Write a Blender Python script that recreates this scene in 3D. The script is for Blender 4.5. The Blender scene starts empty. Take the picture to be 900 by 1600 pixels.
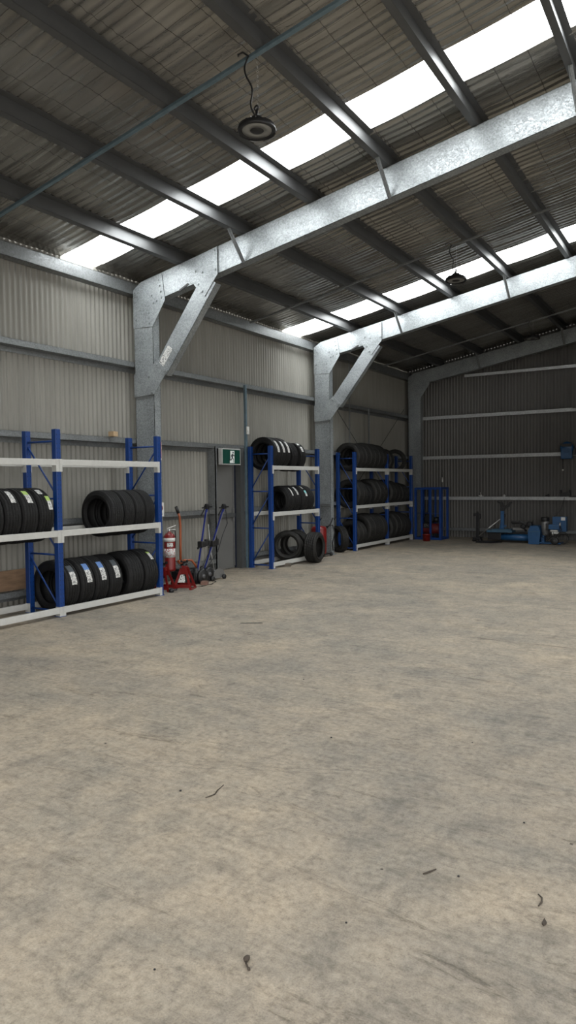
import bpy, bmesh, math, random
from mathutils import Vector, Matrix, noise
C = bpy.context.scene.collection
PI = math.pi
rnd = random.Random(7)

# ------------------------------------------------------------------ materials
MATS = {}
def new_mat(name):
    m = bpy.data.materials.new(name); m.use_nodes = True
    nt = m.node_tree; b = nt.nodes['Principled BSDF']
    return m, nt, b
def N(nt, t, **kw):
    n = nt.nodes.new(t)
    for k, v in kw.items():
        if k.startswith('i_'): n.inputs[k[2:].replace('_', ' ')].default_value = v
        else: setattr(n, k, v)
    return n
def ramp(nt, stops):
    r = nt.nodes.new('ShaderNodeValToRGB'); e = r.color_ramp.elements
    while len(e) < len(stops): e.new(0.5)
    for s, (p, c) in zip(e, stops):
        s.position = p; s.color = (c[0], c[1], c[2], 1) if hasattr(c, '__len__') else (c, c, c, 1)
    return r
def objco(nt, scale=(1, 1, 1), world=False):
    tc = N(nt, 'ShaderNodeNewGeometry') if world else N(nt, 'ShaderNodeTexCoord')
    mp = N(nt, 'ShaderNodeMapping'); mp.inputs['Scale'].default_value = scale
    nt.links.new(tc.outputs['Position' if world else 'Object'], mp.inputs['Vector'])
    return mp.outputs['Vector']
def mat(name, col, rough=.5, metal=0., var=.12, nscale=14, bump=0., spec=.5, stretch=(1, 1, 1), emis=0):
    """painted / plain surface with a light procedural wear variation"""
    if name in MATS: return MATS[name]
    m, nt, b = new_mat(name); L = nt.links.new
    v = objco(nt, stretch)
    n = N(nt, 'ShaderNodeTexNoise', i_Scale=nscale, i_Detail=5.0, i_Roughness=.6); L(v, n.inputs['Vector'])
    r = ramp(nt, [(.3, [c*(1-var) for c in col]), (.7, [min(1, c*(1+var)) for c in col])])
    L(n.outputs['Fac'], r.inputs[0]); L(r.outputs[0], b.inputs['Base Color'])
    b.inputs['Roughness'].default_value = rough; b.inputs['Metallic'].default_value = metal
    b.inputs['Specular IOR Level'].default_value = spec
    if bump:
        bp = N(nt, 'ShaderNodeBump', i_Strength=bump, i_Distance=.01); L(n.outputs['Fac'], bp.inputs['Height']); L(bp.outputs[0], b.inputs['Normal'])
    if emis:
        b.inputs['Emission Color'].default_value = (*col, 1); b.inputs['Emission Strength'].default_value = emis
    MATS[name] = m; return m

def m_galv(name, lo, hi, metal=.55, rough=.42, sc=75):
    m, nt, b = new_mat(name); L = nt.links.new
    v = objco(nt)
    vo = N(nt, 'ShaderNodeTexVoronoi', i_Scale=sc); L(v, vo.inputs['Vector'])
    n = N(nt, 'ShaderNodeTexNoise', i_Scale=3.0, i_Detail=6.0); L(v, n.inputs['Vector'])
    r = ramp(nt, [(.0, lo), (1., hi)])
    sep = N(nt, 'ShaderNodeSeparateColor'); L(vo.outputs['Color'], sep.inputs[0])
    mx = N(nt, 'ShaderNodeMath', operation='MULTIPLY_ADD'); mx.inputs[1].default_value = .42
    L(sep.outputs[0], mx.inputs[0])
    m2 = N(nt, 'ShaderNodeMath', operation='MULTIPLY'); m2.inputs[1].default_value = .75; L(n.outputs['Fac'], m2.inputs[0]); L(m2.outputs[0], mx.inputs[2])
    L(mx.outputs[0], r.inputs[0]); L(r.outputs[0], b.inputs['Base Color'])
    rr = N(nt, 'ShaderNodeMapRange'); rr.inputs['To Min'].default_value = rough-.1; rr.inputs['To Max'].default_value = rough+.14
    L(sep.outputs[1], rr.inputs[0]); L(rr.outputs[0], b.inputs['Roughness'])
    b.inputs['Metallic'].default_value = metal
    return m
GALV = m_galv('galvanised_steel', (.09, .10, .105), (.40, .43, .445), .35, .42)
GALVD = mat('galvanised_purlin', (.105, .108, .11), .5, .5, var=.08, nscale=4)
GALVE = m_galv('bright_galvanised_girt', (.30, .31, .32), (.62, .64, .65), .3, .4, 60)
GALVG = m_galv('galvanised_girt', (.11, .115, .12), (.26, .275, .28), .45, .4, 60)

def m_wall(name, col):
    m, nt, b = new_mat(name); L = nt.links.new
    geo = N(nt, 'ShaderNodeNewGeometry'); sp = N(nt, 'ShaderNodeSeparateXYZ'); L(geo.outputs['Position'], sp.inputs[0])
    add = N(nt, 'ShaderNodeMath', operation='ADD'); L(sp.outputs[0], add.inputs[0]); L(sp.outputs[1], add.inputs[1])
    dv = N(nt, 'ShaderNodeMath', operation='DIVIDE'); dv.inputs[1].default_value = .76; L(add.outputs[0], dv.inputs[0])
    fl = N(nt, 'ShaderNodeMath', operation='FLOOR'); L(dv.outputs[0], fl.inputs[0])
    wn = N(nt, 'ShaderNodeTexWhiteNoise', noise_dimensions='1D'); L(fl.outputs[0], wn.inputs['W'])
    mp = N(nt, 'ShaderNodeMapping'); mp.inputs['Scale'].default_value = (5, 5, .7); L(geo.outputs['Position'], mp.inputs[0])
    n = N(nt, 'ShaderNodeTexNoise', i_Scale=1.5, i_Detail=6.0); L(mp.outputs[0], n.inputs['Vector'])
    ad = N(nt, 'ShaderNodeMath', operation='MULTIPLY_ADD'); ad.inputs[1].default_value = .25; L(wn.outputs[0], ad.inputs[0]); L(n.outputs['Fac'], ad.inputs[2])
    r = ramp(nt, [(.3, [c*.86 for c in col]), (.85, [c*1.1 for c in col])]); L(ad.outputs[0], r.inputs[0])
    L(r.outputs[0], b.inputs['Base Color']); b.inputs['Roughness'].default_value = .48
    b.inputs['Specular IOR Level'].default_value = .35
    return m
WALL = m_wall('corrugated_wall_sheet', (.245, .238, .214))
WALL_SHADED = m_wall('corrugated_end_sheet_shaded', (.125, .122, .116))  # wall sheet darkened: light falloff towards the end wall put into its colour

def m_foil():
    m, nt, b = new_mat('foil_insulation'); L = nt.links.new
    geo = N(nt, 'ShaderNodeNewGeometry')
    def noi(scale, vec, det=4., dist=0.):
        mp = N(nt, 'ShaderNodeMapping'); mp.inputs['Scale'].default_value = vec; L(geo.outputs['Position'], mp.inputs[0])
        n = N(nt, 'ShaderNodeTexNoise', i_Scale=scale, i_Detail=det, i_Distortion=dist); L(mp.outputs[0], n.inputs['Vector']); return n.outputs['Fac']
    a = noi(1., (.8, 9, 1), 3, .4); c = noi(9., (1, 1.6, 1), 6, 1.2); e = noi(.9, (1, 1, 1), 3)
    # reinforcement wire lines seen through the foil
    sp = N(nt, 'ShaderNodeSeparateXYZ'); L(geo.outputs['Position'], sp.inputs[0])
    def line(sock, period, w, wob):
        ad = N(nt, 'ShaderNodeMath', operation='MULTIPLY_ADD'); ad.inputs[1].default_value = wob; L(e, ad.inputs[0]); L(sock, ad.inputs[2])
        md = N(nt, 'ShaderNodeMath', operation='PINGPONG'); md.inputs[1].default_value = period/2; L(ad.outputs[0], md.inputs[0])
        lt = N(nt, 'ShaderNodeMath', operation='LESS_THAN'); lt.inputs[1].default_value = w; L(md.outputs[0], lt.inputs[0]); return lt.outputs[0]
    l1 = line(sp.outputs[0], .30, .0032, .05); l2 = line(sp.outputs[1], .15, .002, .05)
    mxl = N(nt, 'ShaderNodeMath', operation='MAXIMUM'); L(l1, mxl.inputs[0]); L(l2, mxl.inputs[1])
    r = ramp(nt, [(.25, (.24, .23, .21)), (.75, (.40, .385, .355))]); L(a, r.inputs[0])
    mix = N(nt, 'ShaderNodeMix', data_type='RGBA'); mix.inputs[7].default_value = (.03, .03, .027, 1)
    ml = N(nt, 'ShaderNodeMath', operation='MULTIPLY'); ml.inputs[1].default_value = .65; L(mxl.outputs[0], ml.inputs[0])
    L(ml.outputs[0], mix.inputs[0]); L(r.outputs[0], mix.inputs[6]); L(mix.outputs[2], b.inputs['Base Color'])
    b.inputs['Metallic'].default_value = .70; b.inputs['Roughness'].default_value = .27
    mk = N(nt, 'ShaderNodeMapRange', interpolation_type='SMOOTHSTEP'); mk.inputs['From Min'].default_value = .54; mk.inputs['From Max'].default_value = .66; mk.inputs['To Min'].default_value = .15; mk.inputs['To Max'].default_value = 1.6
    L(noi(.55, (1, 1.5, 1), 2), mk.inputs[0]); cm = N(nt, 'ShaderNodeMath', operation='MULTIPLY'); L(c, cm.inputs[0]); L(mk.outputs[0], cm.inputs[1])
    hs = N(nt, 'ShaderNodeMath', operation='ADD'); L(cm.outputs[0], hs.inputs[0]); L(a, hs.inputs[1])
    bp = N(nt, 'ShaderNodeBump', i_Strength=.30, i_Distance=.02); L(hs.outputs[0], bp.inputs['Height']); L(bp.outputs[0], b.inputs['Normal'])
    return m
FOIL = m_foil()

def m_floor():
    m, nt, b = new_mat('dusty_concrete'); L = nt.links.new
    geo = N(nt, 'ShaderNodeNewGeometry')
    def noi(scale, vec=(1, 1, 1), det=6., rough=.6, dist=0., rot=0):
        mp = N(nt, 'ShaderNodeMapping'); mp.inputs['Scale'].default_value = vec; mp.inputs['Rotation'].default_value = (0, 0, rot)
        L(geo.outputs['Position'], mp.inputs[0])
        n = N(nt, 'ShaderNodeTexNoise', i_Scale=scale, i_Detail=det, i_Roughness=rough, i_Distortion=dist); L(mp.outputs[0], n.inputs['Vector']); return n.outputs['Fac']
    big = noi(1.3, (1, 1.3, 1), 8, .68, .5); st = noi(4.2, (1.5, 1, 1), 9, .74, .5, .5); fine = noi(30, (1, 1, 1), 6, .75); grit = noi(160, (1, 1, 1), 3, .7)
    r1 = ramp(nt, [(.36, (.262, .238, .202)), (.50, (.305, .268, .220)), (.64, (.350, .300, .238))]); L(big, r1.inputs[0])
    r2 = ramp(nt, [(.36, (.76, .765, .77)), (.45, (.92, .925, .93)), (.56, (1.08, 1.07, 1.05))]); L(st, r2.inputs[0])
    r3 = ramp(nt, [(.32, .66), (.48, .95), (.66, 1.16)]); L(fine, r3.inputs[0])
    r4 = ramp(nt, [(.34, .82), (.5, 1.), (.66, 1.08)]); L(grit, r4.inputs[0])
    def mul(a, c):
        x = N(nt, 'ShaderNodeMix', data_type='RGBA', blend_type='MULTIPLY'); x.inputs[0].default_value = 1; L(a, x.inputs[6]); L(c, x.inputs[7]); return x.outputs[2]
    col = mul(mul(mul(r1.outputs[0], r2.outputs[0]), r3.outputs[0]), r4.outputs[0])
    stre = noi(2.0, (1.6, 9, 1), 8, .7, .8, .6); r5 = ramp(nt, [(.38, .85), (.46, .98), (.58, 1.05)]); L(stre, r5.inputs[0]); col = mul(col, r5.outputs[0])
    smear = noi(1.1, (1.2, 4.5, 1), 10, .78, 1.2, -.35); r6 = ramp(nt, [(.35, (.62, .61, .60)), (.42, (1, 1, 1))]); L(smear, r6.inputs[0]); col = mul(col, r6.outputs[0])
    wide = noi(.42, (1, 1.4, 1), 5, .6, .8, .4); r7 = ramp(nt, [(.36, (.86, .87, .885)), (.50, (.99, .985, .975)), (.62, (1.13, 1.10, 1.05))]); L(wide, r7.inputs[0]); col = mul(col, r7.outputs[0])
    # dark pits
    vo = N(nt, 'ShaderNodeTexVoronoi', i_Scale=3.2); L(geo.outputs['Position'], vo.inputs['Vector'])
    pr = ramp(nt, [(.018, .25), (.026, 1.)]); L(vo.outputs['Distance'], pr.inputs[0]); col = mul(col, pr.outputs[0])
    # scuffed tyre-track lines, three worn bands
    sp = N(nt, 'ShaderNodeSeparateXYZ'); L(geo.outputs['Position'], sp.inputs[0])
    def track(ang, off, half, x0, x1, per, dark):
        ca, sa = math.cos(ang), math.sin(ang)
        def lin(a, c):
            p = N(nt, 'ShaderNodeMath', operation='MULTIPLY'); p.inputs[1].default_value = a; L(sp.outputs[0], p.inputs[0])
            q = N(nt, 'ShaderNodeMath', operation='MULTIPLY_ADD'); q.inputs[1].default_value = c; L(sp.outputs[1], q.inputs[0]); L(p.outputs[0], q.inputs[2]); return q.outputs[0]
        u = lin(ca, sa); v = lin(-sa, ca)
        wob = N(nt, 'ShaderNodeMath', operation='MULTIPLY_ADD'); wob.inputs[1].default_value = .12; L(big, wob.inputs[0]); L(v, wob.inputs[2]); v = wob.outputs[0]
        def band(s, lo, hi, soft):
            a = N(nt, 'ShaderNodeMapRange', interpolation_type='SMOOTHSTEP'); a.inputs['From Min'].default_value = lo; a.inputs['From Max'].default_value = lo+soft; L(s, a.inputs[0])
            c = N(nt, 'ShaderNodeMapRange', interpolation_type='SMOOTHSTEP'); c.inputs['From Min'].default_value = hi; c.inputs['From Max'].default_value = hi-soft; L(s, c.inputs[0])
            x = N(nt, 'ShaderNodeMath', operation='MULTIPLY'); L(a.outputs[0], x.inputs[0]); L(c.outputs[0], x.inputs[1]); return x.outputs[0]
        bm = N(nt, 'ShaderNodeMath', operation='MULTIPLY'); L(band(v, off-half, off+half, .02), bm.inputs[0]); L(band(u, x0, x1, .4), bm.inputs[1])
        pp = N(nt, 'ShaderNodeMath', operation='PINGPONG'); pp.inputs[1].default_value = per/2; L(v, pp.inputs[0])
        lt = N(nt, 'ShaderNodeMapRange'); lt.inputs['From Min'].default_value = .003; lt.inputs['From Max'].default_value = .009; lt.inputs['To Min'].default_value = dark; lt.inputs['To Max'].default_value = 0; L(pp.outputs[0], lt.inputs[0])
        f = N(nt, 'ShaderNodeMath', operation='MULTIPLY'); L(lt.outputs[0], f.inputs[0]); L(bm.outputs[0], f.inputs[1])
        f2 = N(nt, 'ShaderNodeMath', operation='MULTIPLY'); L(f.outputs[0], f2.inputs[0]); L(fine, f2.inputs[1])
        o = N(nt, 'ShaderNodeMath', operation='SUBTRACT'); o.inputs[0].default_value = 1; L(f2.outputs[0], o.inputs[1]); return o.outputs[0]
    col = mul(col, track(.42, 3.52, .09, -1.3, .1, .045, .28))
    col = mul(col, track(-.12, 2.06, .08, -1.3, -.1, .05, .25))
    L(col, b.inputs['Base Color'])
    rr = N(nt, 'ShaderNodeMapRange'); rr.inputs['To Min'].default_value = .62; rr.inputs['To Max'].default_value = .85; L(st, rr.inputs[0]); L(rr.outputs[0], b.inputs['Roughness'])
    b.inputs['Specular IOR Level'].default_value = .25
    hm = N(nt, 'ShaderNodeMath', operation='MULTIPLY_ADD'); hm.inputs[1].default_value = .5; L(grit, hm.inputs[0]); L(fine, hm.inputs[2])
    bp = N(nt, 'ShaderNodeBump', i_Strength=.35, i_Distance=.008); L(hm.outputs[0], bp.inputs['Height']); L(bp.outputs[0], b.inputs['Normal'])
    return m
FLOOR = m_floor()

def m_tyre(name, sip, col=(.007, .007, .0074), diag=0., depth=.5):
    """rubber; UV.x = metres round the tread, UV.y = across (0..1 tread, >1 elsewhere)"""
    m, nt, b = new_mat(name); L = nt.links.new
    uv = N(nt, 'ShaderNodeUVMap'); sp = N(nt, 'ShaderNodeSeparateXYZ'); L(uv.outputs[0], sp.inputs[0])
    sk = N(nt, 'ShaderNodeMath', operation='MULTIPLY_ADD'); sk.inputs[1].default_value = diag; L(sp.outputs[1], sk.inputs[0]); L(sp.outputs[0], sk.inputs[2])
    pp = N(nt, 'ShaderNodeMath', operation='PINGPONG'); pp.inputs[1].default_value = sip/2; L(sk.outputs[0], pp.inputs[0])
    lt = N(nt, 'ShaderNodeMapRange'); lt.inputs['From Min'].default_value = sip*.09; lt.inputs['From Max'].default_value = sip*.17; L(pp.outputs[0], lt.inputs[0])
    g = N(nt, 'ShaderNodeMath', operation='GREATER_THAN'); g.inputs[1].default_value = 1.001; L(sp.outputs[1], g.inputs[0])
    mx = N(nt, 'ShaderNodeMath', operation='MAXIMUM'); L(lt.outputs[0], mx.inputs[0]); L(g.outputs[0], mx.inputs[1])
    r = ramp(nt, [(0, [c*.35 for c in col]), (1, col)]); L(mx.outputs[0], r.inputs[0])
    n = N(nt, 'ShaderNodeTexNoise', i_Scale=9., i_Detail=5.); tc = N(nt, 'ShaderNodeTexCoord'); L(tc.outputs['Object'], n.inputs['Vector'])
    dr = ramp(nt, [(.4, .85), (.75, 1.7)]); L(n.outputs['Fac'], dr.inputs[0])
    mm = N(nt, 'ShaderNodeMix', data_type='RGBA', blend_type='MULTIPLY'); mm.inputs[0].default_value = 1; L(r.outputs[0], mm.inputs[6]); L(dr.outputs[0], mm.inputs[7])
    L(mm.outputs[2], b.inputs['Base Color'])
    bp = N(nt, 'ShaderNodeBump', i_Strength=depth, i_Distance=.006); L(mx.outputs[0], bp.inputs['Height']); L(bp.outputs[0], b.inputs['Normal'])
    b.inputs['Roughness'].default_value = .6; b.inputs['Specular IOR Level'].default_value = .3
    return m
RUB = m_tyre('road_tyre_rubber', .022)
RUBW = m_tyre('worn_tyre_rubber', .03, (.016, .0155, .0145), .02)
RUBT = m_tyre('chunky_tyre_rubber', .045, (.015, .0145, .0135), .05, .9)

def m_upright():
    m, nt, b = new_mat('blue_perforated_upright'); L = nt.links.new
    tc = N(nt, 'ShaderNodeTexCoord'); sp = N(nt, 'ShaderNodeSeparateXYZ'); L(tc.outputs['Object'], sp.inputs[0])
    pp = N(nt, 'ShaderNodeMath', operation='PINGPONG'); pp.inputs[1].default_value = .025; L(sp.outputs[2], pp.inputs[0])
    a = N(nt, 'ShaderNodeMath', operation='LESS_THAN'); a.inputs[1].default_value = .006; L(pp.outputs[0], a.inputs[0])
    ab = N(nt, 'ShaderNodeMath', operation='ABSOLUTE'); L(sp.outputs[1], ab.inputs[0])
    s2 = N(nt, 'ShaderNodeMath', operation='SUBTRACT'); s2.inputs[1].default_value = .018; L(ab.outputs[0], s2.inputs[0])
    a2 = N(nt, 'ShaderNodeMath', operation='ABSOLUTE'); L(s2.outputs[0], a2.inputs[0])
    c = N(nt, 'ShaderNodeMath', operation='LESS_THAN'); c.inputs[1].default_value = .0035; L(a2.outputs[0], c.inputs[0])
    mu = N(nt, 'ShaderNodeMath', operation='MULTIPLY'); L(a.outputs[0], mu.inputs[0]); L(c.outputs[0], mu.inputs[1])
    mix = N(nt, 'ShaderNodeMix', data_type='RGBA'); mix.inputs[6].default_value = (.005, .038, .18, 1); mix.inputs[7].default_value = (.005, .008, .02, 1)
    L(mu.outputs[0], mix.inputs[0]); L(mix.outputs[2], b.inputs['Base Color']); b.inputs['Roughness'].default_value = .38
    return m
BLUE = m_upright()
BLUEP = mat('blue_paint', (.005, .040, .19), .4)
WHITE = mat('white_beam_paint', (.50, .50, .48), .42, var=.06)
BLACK = mat('black_plastic', (.012, .012, .013), .5)
BLACKM = mat('black_steel', (.018, .018, .02), .4, .3)
RED = mat('red_paint', (.16, .009, .008), .36)
REDD = mat('dusty_red_paint', (.12, .015, .015), .5, var=.25)
ORANGE = mat('orange_paint', (.30, .075, .025), .42)
CHROME = mat('bare_steel', (.55, .55, .54), .32, .8)
ALU = mat('dull_aluminium', (.22, .22, .22), .4, .5)
PAPER = mat('white_sticker', (.60, .60, .58), .6, var=.04)
MID = mat('machine_blue', (.014, .075, .19), .4)
MIDL = mat('faded_machine_blue', (.04, .10, .16), .5, var=.2)
DOORG = mat('grey_door_paint', (.14, .14, .135), .45, var=.05, nscale=3)
FRAMEG = mat('grey_frame_steel', (.085, .088, .088), .5, .2, var=.1)
BRIDGE = mat('blue_grey_strut', (.13, .19, .23), .4, .3, var=.15)
NAVY = mat('navy_gap_and_print', (.01, .014, .03), .6)
WOOD = mat('raw_plywood', (.20, .125, .075), .7, var=.3, nscale=5, stretch=(6, 1, 6))
WOODD = mat('weathered_timber', (.10, .085, .07), .8, var=.35, nscale=5, stretch=(1, 6, 1))
CARD = mat('cardboard', (.42, .30, .18), .8)
GREEN = mat('exit_green', (.003, .05, .035), .4, var=.03)
SIGNW = mat('exit_white', (.78, .82, .80), .4, var=.02)
LENS = mat('frosted_lens', (.24, .24, .23), .35, var=.05)
DEBRIS = mat('dry_twig', (.05, .038, .028), .8)
TEAL = mat('teal_sticker', (.22, .55, .56), .6, var=.04)
LBLUE = mat('blue_sticker_header', (.10, .20, .45), .6)
LGREEN = mat('green_sticker_header', (.35, .50, .12), .6)
LDARK = mat('dark_sticker_header', (.05, .06, .07), .6)

def m_print(name, bg, ink, sc=90):
    m, nt, b = new_mat(name); L = nt.links.new
    v = objco(nt)
    n = N(nt, 'ShaderNodeTexNoise', i_Scale=sc, i_Detail=2.); L(v, n.inputs['Vector'])
    r = ramp(nt, [(.40, ink), (.46, bg)]); L(n.outputs['Fac'], r.inputs[0]); L(r.outputs[0], b.inputs['Base Color']); b.inputs['Roughness'].default_value = .55
    return m
PRINT = m_print('printed_label', (.60, .60, .58), (.07, .07, .08))
PRINTR = m_print('printed_red_label', (.55, .55, .54), (.32, .02, .02), 60)

def m_sky_panel():
    m, nt, b = new_mat('translucent_skylight'); L = nt.links.new
    geo = N(nt, 'ShaderNodeNewGeometry'); sp = N(nt, 'ShaderNodeSeparateXYZ'); L(geo.outputs['Position'], sp.inputs[0])
    n = N(nt, 'ShaderNodeTexNoise', i_Scale=1.6, i_Detail=3.); L(geo.outputs['Position'], n.inputs['Vector'])
    def line(sock, period, w):
        ad = N(nt, 'ShaderNodeMath', operation='MULTIPLY_ADD'); ad.inputs[1].default_value = .05; L(n.outputs['Fac'], ad.inputs[0]); L(sock, ad.inputs[2])
        md = N(nt, 'ShaderNodeMath', operation='PINGPONG'); md.inputs[1].default_value = period/2; L(ad.outputs[0], md.inputs[0])
        lt = N(nt, 'ShaderNodeMapRange'); lt.inputs['From Min'].default_value = w; lt.inputs['From Max'].default_value = w*2.2; lt.inputs['To Min'].default_value = .045; L(md.outputs[0], lt.inputs[0]); return lt.outputs[0]
    mn = N(nt, 'ShaderNodeMath', operation='MINIMUM'); L(line(sp.outputs[0], .30, .0025), mn.inputs[0]); L(line(sp.outputs[1], .15, .0012), mn.inputs[1])
    ml = N(nt, 'ShaderNodeMath', operation='MULTIPLY'); ml.inputs[1].default_value = SKYLIGHT; L(mn.outputs[0], ml.inputs[0])
    b.inputs['Base Color'].default_value = (.75, .78, .8, 1); b.inputs['Roughness'].default_value = .5
    b.inputs['Emission Color'].default_value = (.97, 1, 1, 1); L(ml.outputs[0], b.inputs['Emission Strength'])
    return m
SKYLIGHT = 14.0
SKYM = m_sky_panel()

# ------------------------------------------------------------------ geometry helpers
class MB:
    def __init__(s): s.bm = bmesh.new(); s.uv = None; s.smooth = []
    def face(s, vs, mi=0, sm=False):
        try: f = s.bm.faces.new(vs)
        except ValueError: return None
        f.material_index = mi; f.smooth = sm; return f
    def box(s, x0, x1, y0, y1, z0, z1, mi=0, bev=0, M=None):
        r = bmesh.ops.create_cube(s.bm, size=1)['verts']
        T = Matrix.Translation(((x0+x1)/2, (y0+y1)/2, (z0+z1)/2)) @ Matrix.Diagonal((abs(x1-x0), abs(y1-y0), abs(z1-z0), 1))
        if M is not None: T = M @ T
        bmesh.ops.transform(s.bm, matrix=T, verts=r)
        fs = set(f for v in r for f in v.link_faces)
        for f in fs: f.material_index = mi
        if bev:
            es = set(e for v in r for e in v.link_edges)
            bmesh.ops.bevel(s.bm, geom=list(es), offset=bev, segments=2, affect='EDGES', profile=.5)
        return s
    def bar(s, a, b, w, h, mi=0, up=(0, 0, 1), bev=0):
        a, b = Vector(a), Vector(b); d = b-a; L = d.length; d.normalize(); u = Vector(up)
        if abs(d.dot(u)) > .98: u = Vector((1, 0, 0))
        sx = d.cross(u).normalized(); uz = sx.cross(d)
        M = Matrix.Translation((a+b)/2) @ Matrix((sx, d, uz)).transposed().to_4x4()
        return s.box(-w/2, w/2, -L/2, L/2, -h/2, h/2, mi, bev, M)
    def tube(s, pts, r, seg=10, mi=0, cap=True):
        pts = [Vector(p) for p in pts]; rs = r if hasattr(r, '__len__') else [r]*len(pts)
        rings = []; ref = None
        for i, p in enumerate(pts):
            d = (pts[min(i+1, len(pts)-1)]-pts[max(i-1, 0)]).normalized()
            if ref is None: ref = Vector((0, 0, 1)) if abs(d.z) < .9 else Vector((1, 0, 0))
            x = d.cross(ref).normalized(); y = d.cross(x).normalized(); ref = x.cross(d) if False else ref
            if abs(d.dot(ref)) > .97: ref = Vector((0, 1, 0)); x = d.cross(ref).normalized(); y = d.cross(x).normalized()
            rings.append([s.bm.verts.new(p+(x*math.cos(t)+y*math.sin(t))*rs[i]) for t in (2*PI*k/seg for k in range(seg))])
        for a, b in zip(rings, rings[1:]):
            # align start offset to avoid twist
            off = min(range(seg), key=lambda o: (a[0].co-b[o].co).length); b = b[off:]+b[:off]; rings[rings.index(b[-off:]+b[:-off]) if False else 0]
            for k in range(seg): s.face((a[k], a[(k+1) % seg], b[(k+1) % seg], b[k]), mi, True)
        if cap: s.face(rings[0], mi); s.face(list(reversed(rings[-1])), mi)
        return s
    def lathe(s, prof, origin=(0, 0, 0), axis='Z', seg=32, mi=0, closed=False, sharp=False, uvs=None):
        o = Vector(origin); rings = []
        for (r, h) in prof:
            ring = []
            for k in range(seg):
                t = 2*PI*k/seg; c, n = math.cos(t)*r, math.sin(t)*r
                v = {'Z': (c, n, h), 'Y': (c, h, n), 'X': (h, c, n)}[axis]
                ring.append(s.bm.verts.new(o+Vector(v)))
            rings.append(ring)
        pairs = list(zip(range(len(rings)), range(1, len(rings))))
        if closed: pairs.append((len(rings)-1, 0))
        for i, j in pairs:
            for k in range(seg):
                f = s.face((rings[i][k], rings[i][(k+1) % seg], rings[j][(k+1) % seg], rings[j][k]), mi, not sharp)
                if uvs and f:
                    ul = s.bm.loops.layers.uv.verify(); R = uvs[0]; per = 2*PI*R/seg
                    for lp, (kk, ii) in zip(f.loops, ((k, i), (k+1, i), (k+1, j), (k, j))): lp[ul].uv = (kk*per, uvs[1][ii])
        if not closed:
            if prof[0][0] > 1e-4: s.face(list(reversed(rings[0])), mi)
            if prof[-1][0] > 1e-4: s.face(rings[-1], mi)
        return s
    def prism(s, pts, axis, a, b, mi=0):
        """pts 2D polygon; axis 'Y': pts are (x,z); 'X': (y,z); 'Z': (x,y)"""
        f = {'Y': lambda p, h: (p[0], h, p[1]), 'X': lambda p, h: (h, p[0], p[1]), 'Z': lambda p, h: (p[0], p[1], h)}[axis]
        A = [s.bm.verts.new(f(p, a)) for p in pts]; B = [s.bm.verts.new(f(p, b)) for p in pts]
        n = len(pts); s.face(A, mi); s.face(list(reversed(B)), mi)
        for k in range(n): s.face((A[k], B[k], B[(k+1) % n], A[(k+1) % n]), mi)
        return s
    def bolt(s, p, axis='Y', r=.012, h=.012, mi=0):
        prof = [(r*1.6, 0), (r*1.6, h*.3), (r, h*.3), (r, h)]
        if axis == 'Y': prof = [(a, -c) for a, c in prof]
        return s.lathe(prof, p, axis, 8, mi, sharp=True)

def obj(name, mb, m, parent=None, loc=None, world=True, auto=None):
    bm = mb.bm
    if parent is not None and world:
        r = parent
        off = Vector((0, 0, 0))
        while r is not None: off += r.location; r = r.parent
        bmesh.ops.translate(bm, verts=bm.verts, vec=-off)
    elif loc is not None:
        bmesh.ops.translate(bm, verts=bm.verts, vec=-Vector(loc))
    bmesh.ops.recalc_face_normals(bm, faces=bm.faces)
    me = bpy.data.meshes.new(name); bm.to_mesh(me); bm.free()
    for x in (m if isinstance(m, (list, tuple)) else [m]): me.materials.append(x)
    o = bpy.data.objects.new(name, me); C.objects.link(o)
    if parent is not None: o.parent = parent
    elif loc is not None: o.location = loc
    return o
def tag(o, label=None, cat=None, group=None, kind=None):
    for k, v in (('label', label), ('category', cat), ('group', group), ('kind', kind)):
        if v: o[k] = v
    return o
def thing(name, label, cat, loc=(0, 0, 0), group=None):
    o = bpy.data.objects.new(name, None); C.objects.link(o); o.location = loc; o.empty_display_size = .1
    return tag(o, label, cat, group)
def struct(name, mb, m, parent=None, loc=None):
    o = obj(name, mb, m, parent, loc)
    if parent is None: o['kind'] = 'structure'
    return o
def text_mesh(body, size, M, mi_mat, parent, name='lettering', depth=.001):
    cu = bpy.data.curves.new(name, 'FONT'); cu.body = body; cu.size = size; cu.extrude = depth; cu.align_x = 'CENTER'; cu.align_y = 'CENTER'; cu.resolution_u = 2
    t = bpy.data.objects.new('tmp', cu); C.objects.link(t)
    dg = bpy.context.evaluated_depsgraph_get(); me = bpy.data.meshes.new_from_object(t.evaluated_get(dg))
    bpy.data.objects.remove(t); me.name = name; me.materials.clear(); me.materials.append(mi_mat); me.transform(M)
    off = Vector((0, 0, 0)); r = parent
    while r is not None: off += r.location; r = r.parent
    me.transform(Matrix.Translation(-off))
    o = bpy.data.objects.new(name, me); C.objects.link(o); o.parent = parent; return o

# ------------------------------------------------------------------ building constants
XW, XR = -7.06, 7.06            # side wall sheets
YF, YE = -2.9, 17.42            # front and end wall
SL = .1787
FR = [7.13, 12.13, 17.02]       # near faces of the portal frames
def zp(x): return 4.2375+SL*(min(x, -x)+6.53)      # purlin undersides / rafter tops
def zr(x): return zp(x)+.158                       # roof sheet

# ------------------------------------------------------------------ shell
m = MB()
m.box(XW-.1, XR+.1, YF-.6, YE+.1, -.15, 0)
struct('floor', m, FLOOR)
m = MB(); m.box(-60, 60, -70, YF-.6, -.17, -.02)
struct('floor_apron', m, mat('outdoor_ground', (.30, .28, .24), .8, var=.1, nscale=1)); 

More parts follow.
